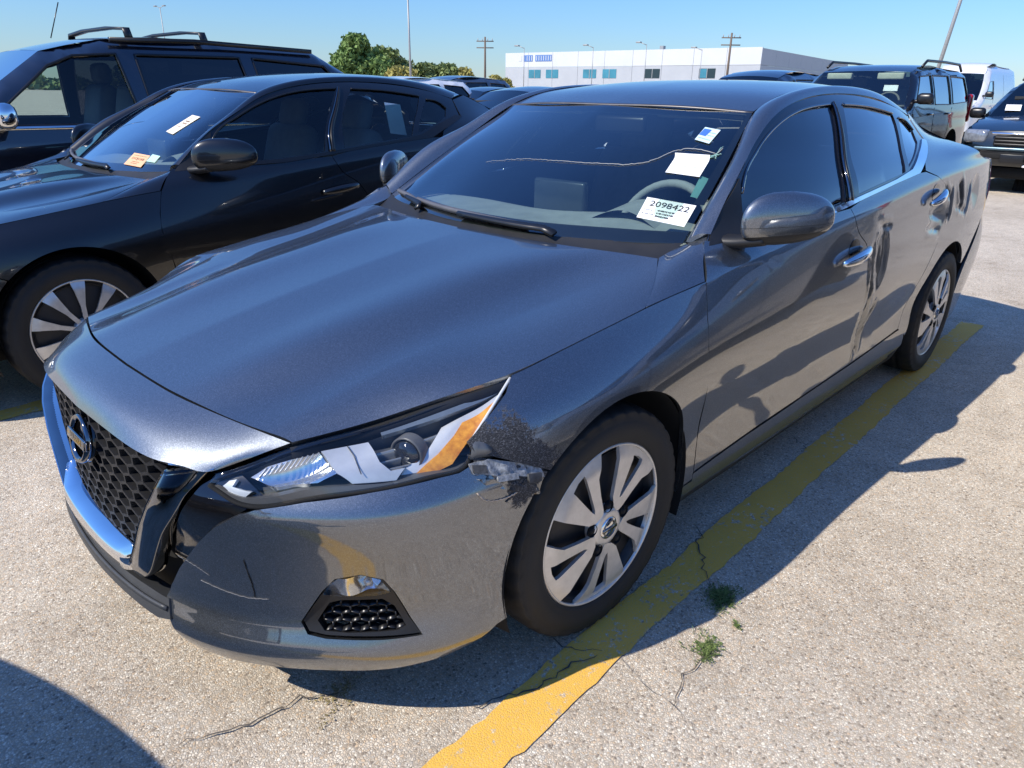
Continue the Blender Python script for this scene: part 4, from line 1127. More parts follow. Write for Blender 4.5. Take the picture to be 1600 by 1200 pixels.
# ===================================================== other parked vehicles =
def seg_dist(P, A, B):
    d = B - A; t = np.clip(((P[:, None] - A[None]) * d[None]).sum(-1) / (d * d).sum(-1)[None], 0, 1)
    q = A[None] + t[..., None] * d[None]
    return np.sqrt(((P[:, None] - q) ** 2).sum(-1)).min(1)
def build_vehicle(root, paint_m, S, glass_m=None, h=.05):
    """S: outline of the vehicle from the side; x forward from the front axle.
    top: list of (x, z) from nose bottom over hood, screen, roof, to tail bottom; idx of breaks mark hood / screen / roof / rear window / tail."""
    glass_m = glass_m or TGLASS
    top = np.array(S['top'], float); hw = S['hw']; belt = S['belt']; tum = S.get('tumble', .42); rc = S.get('round', .10)
    A, B = top[:-1], top[1:]
    xs = np.array([S['xr'], S['xr'] + .25, S['xr'] + .7, -1.2, .2, S['xf'] - .55, S['xf'] - .2, S['xf']]); ws = np.array([.90, .965, .995, 1., 1., .985, .93, .80])
    def yfn(P):
        x, z = P[:, 0], P[:, 1]
        y = hw * cspline(xs, ws, np.clip(x, S['xr'], S['xf']))
        zb = np.interp(x, [S['xr'], S['xf']], [belt[1], belt[0]])
        y = y - np.where(z > zb, tum * (z - zb) + .16 * (z - zb) ** 2, 0) - .22 * np.clip(.50 - z, 0, 1) ** 1.4 - .030 * np.clip((z - .78) / .3, 0, 1) ** 2
        y = y + .014 * np.exp(-((z - (zb - .12)) / .05) ** 2)
        d = seg_dist(P, A, B); k = 1 - np.minimum(d / rc, 1)
        y = y - rc * (1 - np.sqrt(np.clip(1 - k * k, 0, 1)))
        return np.stack([x, y, z], 1)
    R = S.get('wr', .36); xa, xb = 0., -S['wb']
    bot = S.get('sill', .26)
    wz = R + .01; ar = R + .065
    th = math.asin(max(-1, min(1, (bot - wz) / ar)))
    def arch(cx): return [(cx + ar * math.cos(a), wz + ar * math.sin(a)) for a in np.linspace(math.pi - th, th, 22)]
    poly = [(p[0], p[1]) for p in top] + arch(xb) + arch(xa)
    holes = [smooth_poly(np.array(w), .05, list(range(len(w)))) for w in S.get('windows', [])]
    V, F = trim(np.array(poly), yfn, h, holes, 0, .03)
    sides = both('body_side', V, F, paint_m, root)
    for wi, w in enumerate(holes):
        v, f = trim(shrink(w, -.012), lambda Q: yfn(Q) - [0, .012, 0], h * 1.6, edge=0)
        both('side_window', v, f, S['glasses'][wi] if 'glasses' in S else glass_m, root)
        loop = np.concatenate([w, w[:1]]); p3 = yfn(loop)
        v, f = ribbon(p3 + [0, .002, 0], (0, 1, .3), .016, .010); both('window_seal', v, f, SATIN, root)
    # wrap-around sheet
    names = S['names']; br = S['breaks']
    crown = S.get('crown', .035)
    for nm, (a, b) in zip(names, br):
        seg = top[a:b + 1]
        L = np.linalg.norm(np.diff(seg, axis=0), axis=1).sum()
        c = np.array([seg[0] + 0]) if len(seg) == 1 else curve(seg, max(6, int(L / .05)))
        e = yfn(c)[:, 1]
        T = np.gradient(c, axis=0); T /= np.linalg.norm(T, axis=1)[:, None] + 1e-9
        nrm = np.stack([-T[:, 1], T[:, 0]], 1)                      # outwards for a path nose -> tail over the top
        nrm *= np.sign(nrm[:, 1:2] + .3 * nrm[:, :1] * np.sign(c[:, :1] + S['wb'] / 2) + 1e-6)
        t = np.linspace(-1, 1, 23)
        cr = crown * (1 - t ** 2) * (2.2 if nm in ('front_bumper', 'nose_panel', 'rear_panel') else 1.)
        V = np.stack([np.stack([c[:, 0] + nrm[:, 0] * k, e * tt, c[:, 1] + nrm[:, 1] * k], 1) for tt, k in zip(t, cr)])
        F = grid_faces(23, len(c)); V = V.reshape(-1, 3)
        F = orient(V, F, np.array([nrm[:, 0].mean(), 0, nrm[:, 1].mean()]))
        m = WG2 if nm in ('windshield', 'rear_window') else paint_m
        add(nm, V, F, m if nm != 'windshield' else S.get('wsglass', WG2), root)
    if S.get('see_through'): pass
    else:
        v, f = box((S['cab'][0], 0, (S['cab'][2] + S['cab'][3]) / 2), (S['cab'][1], hw * 1.25, S['cab'][3] - S['cab'][2])); add('cabin', v, f, CABDARK, root)
    locs = [((0, hw - .125, wz - .01), 1), ((-S['wb'], hw - .125, wz - .01), 1), ((0, -hw + .125, wz - .01), -1), ((-S['wb'], -hw + .125, wz - .01), -1)]
    if 'multi' not in _WP: _WP['multi'] = wheel_parts('multi')
    for l, s in locs:
        w = add_wheel(root, l, s, _WP['multi'], 0., random.random(), S.get('rim', ALU))
        k = R / .3325
        w.matrix_local = w.matrix_local @ Matrix.Scale(k, 4)
    for cx in (xa, xb):
        v, f = revolve([(ar + .005, 0), (ar + .01, -.28), (0., -.29)], 28, arc=(-.3, math.pi + .3)); both('wheel_arch_liner', v + [cx, hw - .015, wz], f, VOIDM, root)
    v, f = box(((S['xf'] + S['xr']) / 2, 0, .30), ((S['xf'] - S['xr']) * .94, hw * 1.5, .16)); add('underbody', v, f, VOIDM, root)
    mx, mz = S['mirror']
    v, f = rbox((mx, hw + .10, mz), (.14, .24, .17), .06); a, b_ = both('door_mirror', v, f, S.get('mirror_mat', SATIN), root)
    v, f = tube([(mx, hw - .08, mz - .05), (mx, hw + .02, mz - .03)], .03, 8)
    add('mirror_arm', v, f, SATIN, a); add('mirror_arm', *mirrored(v, f), SATIN, b_)
    for hx, hz in S.get('handles', []):
        y0 = float(yfn(np.array([(hx, hz)]))[0, 1]); v, f = rbox((hx, y0 + .018, hz), (.20, .03, .035), .012); both('door_handle', v, f, S.get('handle_mat', paint_m), root)
    for dx0, z0, dx1, z1 in S.get('seams', []):
        pc = np.stack([np.linspace(dx0, dx1, 14), np.linspace(z0, z1, 14)], 1); v, f = ribbon(yfn(pc) + [0, -.001, 0], (0, 1, 0), .007, .006); both('door_seam', v, f, VOIDM, root)
    if 'lamp' in S:
        lx, ly, lz, lw, lh = S['lamp']
        v, f = rbox((lx, ly, lz), (.30, lw, lh), .06, rot=Matrix.Rotation(math.radians(14), 3, 'Z')); both('headlamp', v, f, HLAMP, root)
    if 'tail' in S:
        lx, ly, lz, lw, lh = S['tail']; v, f = rbox((lx, ly, lz), (.16, lw, lh), .04); both('tail_lamp', v, f, RED, root)
    if 'grille' in S:
        gx, gz, gw, gh = S['grille']
        g = add('grille', *rbox((gx, 0, gz), (.10, gw, gh), .03), VOIDM, root)
        for k in range(3): add('grille_bar', *rbox((gx + .05, 0, gz + gh * (.30 - .30 * k)), (.03, gw * .96, .03), .01), S.get('grille_mat', CHROME), g)
    return yfn, sides
WG2 = glass('dark_screen_glass', (.16, .20, .21), 1.1)
CABDARK = plain('dark_cabin', (.020, .021, .022), .9)
HLAMP = plain('lamp_glass', (.22, .24, .27), .10, .2, vary=.3, vscale=25, coat=1.)
def sedan_spec(**k):
    S = dict(xf=.93, xr=-3.85, wb=2.75, hw=.90, wr=.325, belt=(.88, .98), top=[(.90, .30), (.93, .55), (.80, .72), (.30, .84), (-.30, .95), (-1.10, 1.36), (-1.6, 1.43), (-2.2, 1.41), (-2.65, 1.33), (-3.25, 1.07), (-3.75, 1.04), (-3.85, .80), (-3.80, .32)],
             names=['front_bumper', 'hood', 'windshield', 'roof', 'rear_window', 'trunk_lid', 'rear_panel'], breaks=[(0, 2), (2, 4), (4, 5), (5, 8), (8, 9), (9, 10), (10, 12)],
             windows=[[(-.62, .99), (-1.22, 1.31), (-1.60, 1.345), (-1.62, 1.0)], [(-1.70, 1.0), (-1.68, 1.345), (-2.25, 1.32), (-2.72, 1.12), (-2.60, 1.04)]],
             cab=(-1.7, 1.9, .5, 1.22), mirror=(-.62, 1.0), lamp=(.66, .66, .68, .36, .14), tail=(-3.72, .70, .92, .34, .16), handles=[(-1.35, .86), (-2.35, .90)], seams=[(-.50, .92, -.52, .34), (-1.66, .98, -1.68, .34), (-2.62, 1.0, -2.42, .60)], grille=(.88, .58, .60, .16))
    S.update(k); return S
def suv_spec(**k):
    S = dict(xf=.92, xr=-3.75, wb=2.70, hw=.93, wr=.36, belt=(1.02, 1.10), tumble=.30, sill=.32, top=[(.88, .38), (.93, .62), (.86, .90), (.40, 1.02), (-.22, 1.10), (-.95, 1.60), (-1.3, 1.68), (-2.2, 1.715), (-3.1, 1.66), (-3.55, 1.20), (-3.72, .95), (-3.75, .60), (-3.68, .38)],
             names=['front_bumper', 'hood', 'windshield', 'roof', 'rear_window', 'rear_panel'], breaks=[(0, 2), (2, 4), (4, 5), (5, 8), (8, 9), (9, 12)],
             windows=[[(-.52, 1.13), (-1.02, 1.52), (-1.42, 1.575), (-1.44, 1.13)], [(-1.54, 1.13), (-1.52, 1.58), (-2.28, 1.59), (-2.36, 1.15)], [(-2.48, 1.16), (-2.42, 1.585), (-2.95, 1.55), (-3.20, 1.24)]],
             cab=(-1.8, 2.4, .6, 1.42), mirror=(-.50, 1.16), lamp=(.70, .70, .86, .34, .18), tail=(-3.62, .80, 1.05, .20, .34), handles=[(-1.20, .98), (-2.22, 1.0)], seams=[(-.42, 1.05, -.45, .40), (-1.50, 1.10, -1.52, .40), (-2.55, 1.10, -2.36, .66)], grille=(.88, .72, .80, .22))
    S.update(k); return S

# ================================================================== ground ===
def ground_nodes(name, cols, rough=.92, paint_col=None, wear=.0):
    m, nt, b = nodes_of(name)
    co = coords(nt, world_space=True)
    v1 = N(nt, 'ShaderNodeTexVoronoi', feature='F1'); v1.inputs['Scale'].default_value = 165.; v1.inputs['Randomness'].default_value = 1.
    nz = noise(nt, co, 60, 2)
    wob = N(nt, 'ShaderNodeVectorMath', operation='MULTIPLY_ADD')
    nt.links.new(nz.outputs['Color'], wob.inputs[0]); wob.inputs[1].default_value = (.006, .006, .0); nt.links.new(co, wob.inputs[2])
    nt.links.new(wob.outputs[0], v1.inputs['Vector'])
    v2 = N(nt, 'ShaderNodeTexVoronoi', feature='DISTANCE_TO_EDGE'); v2.inputs['Scale'].default_value = 165.
    nt.links.new(wob.outputs[0], v2.inputs['Vector'])
    sep = N(nt, 'ShaderNodeSeparateColor'); nt.links.new(v1.outputs['Color'], sep.inputs[0])
    peb = ramp(nt, sep.outputs[0], cols)
    gapm = ramp(nt, v2.outputs['Distance'], [(.0, (0, 0, 0)), (.22, (1, 1, 1))])
    grit = noise(nt, co, 420, 3, .7)
    pg = mix(nt, grit.outputs['Fac'], (.24, .20, .155), (.66, .57, .45))
    col = mix(nt, math_n(nt, 'MULTIPLY_ADD', gapm.outputs[0], .86, .10), pg, peb.outputs[0])
    big = noise(nt, co, .55, 5, .6)
    st = ramp(nt, big.outputs['Fac'], [(.30, (.80, .78, .76)), (.55, (1, 1, 1)), (.75, (1.06, 1.05, 1.02))])
    col = mix(nt, 1.0, col, st.outputs[0], 'MULTIPLY')
    mid = noise(nt, co, 7, 4, .7)
    st2 = ramp(nt, mid.outputs['Fac'], [(.35, (.88, .87, .86)), (.60, (1.03, 1.03, 1.03))])
    col = mix(nt, 1.0, col, st2.outputs[0], 'MULTIPLY')
    oil = noise(nt, co, 1.7, 4, .62)
    om = ramp(nt, oil.outputs['Fac'], [(.60, (1, 1, 1)), (.70, (.80, .79, .78)), (.80, (.62, .61, .60))])
    col = mix(nt, 1.0, col, om.outputs[0], 'MULTIPLY')
    if paint_col:
        wn = noise(nt, co, 38, 6, .75); wb = noise(nt, co, 2.2, 3, .6)
        ww = math_n(nt, 'ADD', math_n(nt, 'MULTIPLY', wn.outputs['Fac'], .8), math_n(nt, 'MULTIPLY', wb.outputs['Fac'], .45))
        wm = ramp(nt, ww, [(wear, (0, 0, 0)), (wear + .07, (1, 1, 1))])
        gp = math_n(nt, 'MULTIPLY', wm.outputs[0], ramp(nt, v2.outputs['Distance'], [(.0, (.55, .55, .55)), (.08, (1, 1, 1))]).outputs[0])
        tone = mix(nt, mid.outputs['Fac'], tuple(c * .82 for c in paint_col), paint_col)
        col = mix(nt, gp, col, tone)
    nt.links.new(col, b.inputs['Base Color'])
    setp(b, rough=rough, spec=.25)
    hgt = math_n(nt, 'ADD', gapm.outputs[0], math_n(nt, 'MULTIPLY', sep.outputs[1], .8))
    bump(nt, b, hgt, .50 if not paint_col else .35, .003)
    MATS[name] = m
    return m
PEB = [(.0, (.22, .18, .14)), (.12, (.50, .42, .32)), (.34, (.76, .655, .51)), (.50, (.66, .49, .32)), (.60, (.84, .75, .60)), (.78, (.54, .50, .43)), (.90, (.97, .90, .75)), (1., (.76, .67, .53))]
GROUND = ground_nodes('exposed_aggregate', PEB)
YELLOW = ground_nodes('yellow_line_paint', PEB, .75, (.90, .52, .085), .50)
ground = add('ground', [(-1500, -1500, 0), (1500, -1500, 0), (1500, 1500, 0), (-1500, 1500, 0)], [(0, 1, 2, 3)], GROUND, smooth=False)
prop(ground, kind='structure')
def stripe(name, x0, y0, x1, y1, w, label):
    n = 220
    t = np.linspace(0, 1, n)[:, None]; c = np.array([x0, y0]) + t * np.array([x1 - x0, y1 - y0])
    d = np.array([x1 - x0, y1 - y0]); d /= np.linalg.norm(d); s = np.array([-d[1], d[0]])
    jl = rng.normal(0, .0030, (n, 1)) + .004 * np.sin(np.arange(n)[:, None] * .23 + y0); jr = rng.normal(0, .0030, (n, 1)) + .004 * np.sin(np.arange(n)[:, None] * .17 + 2 * y0)
    L = c + s * (w / 2 + jl); R = c - s * (w / 2 + jr)
    V = np.concatenate([np.c_[L, np.full(n, .004)], np.c_[R, np.full(n, .004)]])
    F = orient(V, [(i, i + 1, n + i + 1, n + i) for i in range(n - 1)], np.array([0, 0, 1]))
    o = add(name, V, F, YELLOW, smooth=False); prop(o, label, 'road marking', 'parking bay lines', None); o['kind'] = 'structure'
    return o
stripe('parking_line', 2.6, 1.005, -4.03, .86, .128, 'yellow parking line running under the driver side wheels of the grey sedan')
stripe('parking_line', 2.6, -1.79, -4.03, -1.94, .125, 'yellow parking line between the grey sedan and the black sedan')
stripe('parking_line', 2.6, -4.55, -4.03, -4.70, .125, 'yellow parking line between the black sedan and the dark van')
stripe('parking_line', 2.6, 3.78, -4.03, 3.63, .125, 'yellow parking line to the right of the grey sedan')
for k in range(7):
    yy = .75 - 2.75 * k
    stripe('parking_line', -10.2, yy, -16.0, yy - .12, .125, 'yellow parking line in the row behind')
# cracks in the pavement
CRACK = plain('crack_dark', (.09, .08, .07), .95)
def crack(pts, w, seed):
    r = np.random.default_rng(seed); c = []
    P = np.array(pts, float)
    for a, b in zip(P[:-1], P[1:]):
        n = max(2, int(np.linalg.norm(b - a) / .018))
        for t in np.arange(n) / n: c.append(a + (b - a) * t + r.normal(0, .006, 2))
    c.append(P[-1]); c = np.array(c); n = len(c)
    T = np.gradient(c, axis=0); T /= np.linalg.norm(T, axis=1)[:, None] + 1e-9; s = np.stack([-T[:, 1], T[:, 0]], 1)
    ww = w * .36 * (.35 + r.random(n))[:, None] * np.sin(np.linspace(.1, math.pi - .1, n))[:, None] ** .4
    V = np.concatenate([np.c_[c + s * ww / 2, np.full(n, .0075)], np.c_[c - s * ww / 2, np.full(n, .0075)]])
    add('pavement_crack', V, orient(V, [(i, i + 1, n + i + 1, n + i) for i in range(n - 1)], np.array([0, 0, 1])), CRACK, ground, smooth=False)

# ================================================================ the sedans =
PAINT = paint('gunmetal_paint', (.125, .136, .150), .92, .45, .7, dust=.04, ior=2.25, scuff=[((.36, .865, .665), .12), ((.41, .845, .695), .08), ((.28, .90, .63), .085), ((.33, .885, .59), .075)])
car = empty('grey_sedan', label='dark grey sedan with scraped front corner, nearest car in the middle', cat='car')
K = build_sedan(car, PAINT, .010, True, steer=math.radians(-2.3), emblem=True)
BLACKP = paint('black_paint', (.005, .005, .006), .1, .30, .3, ior=1.45)
black = empty('black_sedan', (.44, -2.64, 0), .0136, 'black sedan with papers on its windscreen, parked beside the grey sedan', 'car')
KB = build_sedan(black, BLACKP, .016, False, glass_side=CGLASS, wheel='multi', rim_mat=ALU, trim_mat=SATIN, handle_mat=BLACKP)
black.scale = (1, 1, 1.022)

# ------------------------------------------------ papers, badge, small marks --
def text_mesh(body, size, bold=0.):
    cu = bpy.data.curves.new('txt', 'FONT'); cu.body = body; cu.size = size; cu.align_x = 'CENTER'; cu.align_y = 'CENTER'; cu.offset = bold
    cu.resolution_u = 3
    ob = bpy.data.objects.new('txt', cu); COL.objects.link(ob)
    dg = bpy.context.evaluated_depsgraph_get(); dg.update()
    me = bpy.data.meshes.new_from_object(ob.evaluated_get(dg))
    V = np.array([v.co[:] for v in me.vertices]) if len(me.vertices) else np.zeros((0, 3)); F = [tuple(p.vertices) for p in me.polygons]
    bpy.data.objects.remove(ob); bpy.data.curves.remove(cu); bpy.data.meshes.remove(me)
    return V, F
def screen_quad(c, lift=.004):
    """quad corners (y, t) on the windscreen, clockwise from top left as seen from outside -> function (u, v in 0..1, v down) -> xyz"""
    P = np.array([ws_at(y, t, lift)[0] for y, t in c]); n = np.mean([ws_at(y, t)[3] for y, t in c], axis=0)
    def f(uv, up=0.):
        uv = np.asarray(uv, float); u = uv[:, :1]; v = uv[:, 1:2]
        return (P[0] * (1 - u) + P[1] * u) * (1 - v) + (P[3] * (1 - u) + P[2] * u) * v + n * up
    return f
def sheet(name, f, mat, parent, n=8, curl=0., label=None, cat=None):
    g = np.linspace(0, 1, n); uv = np.stack(np.meshgrid(g, g, indexing='xy'), -1).reshape(-1, 2)
    V = f(uv, 0.)
    if curl: V = V + np.array([1., 0, .6]) * (curl * np.clip(.25 - uv[:, 1], 0, 1) ** 2 * 16)[:, None]
    F = orient(V, grid_faces(n, n), np.array([1, 0, 1]))
    o = add(name, V, F, mat, parent); 
    return o
def ink(name, f, body, size, u, v, aspect, mat, parent, up=.0012):
    V, F = text_mesh(body, size)
    if len(V): add(name, f(np.stack([u + V[:, 0] / aspect, v - V[:, 1]], 1), up), F, mat, parent, smooth=False)
def dashes(name, f, rows, mat, parent, seed=1, up=.0012):
    r = np.random.default_rng(seed); V, F = [], []
    for (u0, u1, v, hgt) in rows:
        u = u0
        while u < u1:
            w = r.uniform(.008, .022); n = len(V) * 4
            q = f(np.array([(u, v), (u + w, v), (u + w, v + hgt), (u, v + hgt)]), up); V.append(q); F.append((n, n + 1, n + 2, n + 3)); u += w + r.uniform(.006, .02)
    o = add(name, np.concatenate(V), F, mat, parent, smooth=False); o['kind'] = 'stuff'
def place_under(o, root):
    o.matrix_world = root.matrix_world @ o.matrix_world if False else o.matrix_world
BLUEP = plain('blue_print', (.05, .16, .55), .6); PALEC = plain('pale_card', (.60, .76, .78), .7); TEALP = plain('teal_card', (.16, .36, .34), .7); ORANGEP = plain('orange_card', (.78, .44, .24), .7); GREENP = plain('mint_card', (.46, .72, .60), .7); CREAM = plain('cream_card', (.80, .72, .58), .7); BROWNINK = plain('brown_ink', (.25, .12, .06), .8)
f = screen_quad([(.512, .262), (.662, .238), (.677, .098), (.528, .138)])
lab = sheet('windshield_label', f, PAPER, None); prop(lab, 'white number label in the lower windscreen corner of the grey sedan', 'label')
ink('number_print', f, '2098422', .36, .52, .27, 1.55, INK, lab)
dashes('small_print', f, [(.34, .66, .50, .07), (.34, .68, .63, .07), (.34, .62, .76, .07), (.06, .24, .56, .03), (.06, .30, .74, .03)], INK, lab, 3)
f = screen_quad([(.483, .566), (.588, .578), (.607, .425), (.500, .432)])
pap = sheet('folded_paper', f, PAPER, None, 12, .012); prop(pap, 'folded white paper sheet stuck inside the windscreen of the grey sedan', 'paper')
dashes('paper_print', f, [(.12, .85, .58, .025), (.3, .8, .42, .02)], plain('grey_ink', (.35, .35, .36), .8), pap, 5)
f = screen_quad([(.479, .812), (.536, .800), (.544, .678), (.488, .700)])
stk = sheet('oil_sticker', f, PALEC, None); prop(stk, 'small pale blue sticker at the top of the grey sedan windscreen', 'sticker')
v = f(np.array([(.05, .12), (.52, .12), (.45, .62), (.02, .62)]), .0012); add('sticker_print', v, [(0, 3, 2, 1)], BLUEP, stk, smooth=False)
dashes('sticker_lines', f, [(.5, .95, .3, .05), (.5, .95, .5, .05), (.1, .9, .78, .05)], plain('green_ink', (.20, .40, .30), .8), stk, 8)
f = screen_quad([(.603, .450), (.629, .438), (.650, .298), (.625, .302)], -.004)
tl = sheet('teal_strip', f, TEALP, None); prop(tl, 'narrow teal card strip behind the grey sedan windscreen edge', 'card')
# cracked glass
CRK = plain('glass_crack', (.40, .39, .35), .5)
cy = curve([(.593, .662), (.586, .612), (.539, .625), (.478, .612), (.447, .562), (.406, .500), (.348, .475), (.279, .474), (.204, .472), (.121, .474), (.037, .472), (-.06, .468), (-.173, .438), (-.264, .400)], 110)
pts = np.array([ws_at(y, t, .003)[0] for y, t in cy]) + rng.normal(0, .0008, (110, 3))
add('glass_crack', *tube(pts, np.linspace(.0015, .0004, 110), 5), CRK, K['ws'])
for k in range(9):
    a = rng.uniform(0, 6.28); l = rng.uniform(.015, .05)
    pc = [ws_at(.592 + s * l * math.cos(a) * .5 + rng.normal(0, .002), .60 + s * l * 1.4 * math.sin(a) + rng.normal(0, .004), .003)[0] for s in np.linspace(0, 1, 5)]
    add('glass_chip', *tube(np.array(pc), .0016, 4), plain('chip_green', (.25, .42, .36), .4), K['ws'])
# grille badge: ring, cross bar with lettering, dark backing
bc = np.array([.930, 0, .585]); 
def badge_rot(v):
    a = math.radians(-12); v = np.asarray(v)              # leaned back with the grille
    x = v[:, 1]; y = -v[:, 0]; z = v[:, 2]
    return np.stack([x * math.cos(a) + z * math.sin(a), y, -x * math.sin(a) + z * math.cos(a)], 1) + bc
v, f = revolve([(.0, .0), (.056, .0), (.060, -.012)], 40); bd = add('badge', badge_rot(v), f, PIANO, K['grille'])
v, f = revolve([(.0605, -.004), (.0605, .006), (.057, .011), (.051, .010), (.047, .004)], 48); add('badge_ring', badge_rot(v), f, SMOKE, bd)
v, f = rbox((0, .008, 0), (.128, .012, .026), .004); add('badge_bar', badge_rot(v), f, BLACKCHROME, bd)
V, F = text_mesh('NISSAN', .022, .0008)
add('badge_letters', badge_rot(np.stack([V[:, 0] * 1.12, np.full(len(V), .0146), V[:, 1]], 1)), F, SMOKE, bd, smooth=False)
# torn bumper corner: bracket, crumpled edge, cracked skin
TORN = plain('torn_plastic', (.055, .056, .058), .7, vary=.5, vscale=60, bumpd=.003, bscale=60)
GREYB = plain('bracket_grey', (.24, .25, .26), .55, vary=.5, vscale=120, bumpd=.002, bscale=200)
def crumple(Q, base, amp, seed):
    r = np.random.default_rng(seed); o = np.full(len(Q), base)
    for k in range(16):
        cx, cz = r.uniform(1.09, 1.26), r.uniform(.56, .66); a = r.uniform(0, 3.14); sx, sz = r.uniform(.012, .045), r.uniform(.004, .012)
        u = (Q[:, 0] - cx) * math.cos(a) + (Q[:, 1] - cz) * math.sin(a); v = -(Q[:, 0] - cx) * math.sin(a) + (Q[:, 1] - cz) * math.cos(a)
        o = o + r.choice([-1, 1]) * amp * np.clip(1 - np.sqrt((u / sx) ** 2 + (v / sz) ** 2), 0, 1)
    return o
br = np.array([(1.085, .660), (1.13, .662), (1.19, .642), (1.255, .612), (1.262, .590), (1.20, .610), (1.14, .628), (1.09, .640)])
o = add('torn_bracket', *trim(br, lambda Q: nose_pt(Q, crumple(Q, .004, .008, 3)), .006, edge=.02, outdir=(.3, 1, 0)), GREYB, K['bumper'][0])
tor = np.array([(1.10, .628), (1.15, .616), (1.20, .604), (1.258, .585), (1.248, .555), (1.21, .56), (1.17, .588), (1.12, .606)])
add('torn_edge', *trim(tor, lambda Q: nose_pt(Q, crumple(Q, .003, .009, 5)), .006, edge=.01, outdir=(.3, 1, 0)), PAINT, K['bumper'][0])
for k, (s0, z0, w_, h_) in enumerate([(1.105, .652, .030, .016), (1.232, .603, .034, .020), (1.165, .622, .05, .012)]):
    q = np.array([(s0 - w_ / 2, z0 - h_ / 2), (s0 + w_ / 2, z0 - h_ / 2 - .006), (s0 + w_ / 2, z0 + h_ / 2 - .006), (s0 - w_ / 2, z0 + h_ / 2)])
    add('torn_clip', *trim(q, lambda Q: nose_pt(Q, .011), .008, edge=.012, outdir=(.3, 1, 0)), TORN if k != 2 else GREYB, K['bumper'][0])
def skin_line(pts, w, mat, name='skin_crack'):
    c = curve(np.array(pts), 40) + rng.normal(0, .0006, (40, 2)); p = nose_pt(c, .0012)
    n = nose_pt(c, .02) - nose_pt(c, .0)
    add(name, *ribbon(p, n / np.linalg.norm(n, axis=1)[:, None], w * (.4 + rng.random(40)), .0016), mat, K['bumper'][0])
skin_line([(1.09, .602), (1.11, .580), (1.15, .570), (1.19, .575), (1.22, .590), (1.235, .600)], .0035, plain('bare_edge', (.40, .33, .26), .7))
skin_line([(1.16, .560), (1.20, .585), (1.21, .600)], .0030, TORN)
skin_line([(.598, .475), (.600, .440), (.604, .400), (.603, .372)], .0011, VOIDM)
skin_line([(.47, .388), (.53, .375), (.60, .368), (.635, .372)], .0007, plain('scratch_pale', (.15, .15, .155), .5), 'skin_scratch')
skin_line([(.42, .44), (.47, .425), (.50, .41)], .0006, MATS['scratch_pale'], 'skin_scratch')

# papers on the black sedan (laid out in its own axes, then parented)
def on_black(fn, name, corners, mat, lift=.004):
    f = screen_quad(corners, lift); M = np.array(black.matrix_basis)
    def g(uv, up=0.):
        p = f(uv, up); return p @ M[:3, :3].T + M[:3, 3]
    return g
bpy.context.view_layer.update()
g = on_black(None, '', [(.34, .175), (.49, .150), (.515, .035), (.36, .060)], None)
o1 = sheet('orange_card', g, ORANGEP, None); prop(o1, 'orange lot card low on the windscreen of the black sedan', 'card')
ink('card_print', g, 'E1OJ1268', .26, .5, .42, 1.45, BROWNINK, o1); dashes('card_lines', g, [(.1, .9, .15, .04), (.3, .7, .65, .05), (.3, .65, .78, .05)], BROWNINK, o1, 11)
g = on_black(None, '', [(.495, .165), (.565, .150), (.575, .085), (.505, .095)], None)
o2 = sheet('mint_card', g, GREENP, None); prop(o2, 'small mint green card beside the orange card on the black sedan', 'card')
g = on_black(None, '', [(.39, .62), (.475, .60), (.46, .38), (.375, .41)], None)
o3 = sheet('cream_card', g, CREAM, None); prop(o3, 'cream paper tag in the middle of the black sedan windscreen', 'tag')
dashes('tag_print', g, [(.3, .8, .30, .06), (.3, .8, .42, .06), (.1, .8, .62, .03), (.2, .85, .16, .02)], BROWNINK, o3, 13)
Mb = np.array(black.matrix_basis)
pp = np.array([(-1.86, .735, 1.275), (-1.98, .735, 1.262), (-1.99, .775, 1.09), (-1.865, .775, 1.105)]) @ Mb[:3, :3].T + Mb[:3, 3]
hp = add('hanging_paper', pp, [(0, 1, 2, 3)], PAPER, None, False); prop(hp, 'white paper hanging inside the rear side window of the black sedan', 'paper')

# --------------------------------------------------------- weeds and cracks --
WEED = plain('weed_green', (.11, .155, .04), .8, vary=.6, vscale=90); WEEDD = plain('weed_dry', (.26, .21, .09), .8, vary=.4, vscale=60)
def weed(x, y, r, n, seed, label, mat, asp=1.):
    """a low ragged mat: runners creep out from the root, small leaves and a few dry stalks along them"""
    q = np.random.default_rng(seed); V, F = [], []
    def leaf(c, b, l, w, up):
        dv = np.array([math.cos(b), math.sin(b), up]); sv = np.array([-math.sin(b), math.cos(b), q.uniform(-.3, .3)])
        i = len(V); V.extend([c, c + dv * l * .5 + sv * w, c + dv * l, c + dv * l * .5 - sv * w]); F.append((i, i + 1, i + 2, i + 3))
    per = 14
    for k in range(max(3, n // per)):
        a = q.uniform(0, 6.283); L = r * q.uniform(.25, 1.25) * (1 + .35 * math.sin(3 * a + seed)); c = np.array([x + q.normal(0, r * .16), y + q.normal(0, r * .16) * asp, .004])
        for s in range(per):
            a += q.normal(0, .30); st = L / per; c = c + np.array([math.cos(a) * st, math.sin(a) * st * asp, q.normal(0, .0006)]); c[2] = min(max(c[2], .003), .013)
            leaf(c.copy(), a + q.choice([-1, 1]) * q.uniform(.5, 1.4), q.uniform(.004, .0105), q.uniform(.0011, .0026), q.uniform(-.05, .55))
            if q.random() < .10: leaf(c.copy(), q.uniform(0, 6.28), q.uniform(.018, .035), .0008, q.uniform(.1, .9))
    o = add('weed_clump', np.array(V), F, mat, None, False); prop(o, label, 'weed', 'weeds in the pavement'); return o
weed(-.345, 1.075, .085, 1100, 1, 'dark green weed mat in the shade of the grey sedan', WEED, .7)
weed(-.120, 1.155, .062, 560, 2, 'sunlit green and yellow weed clump beside the shadow edge', WEED, .8)
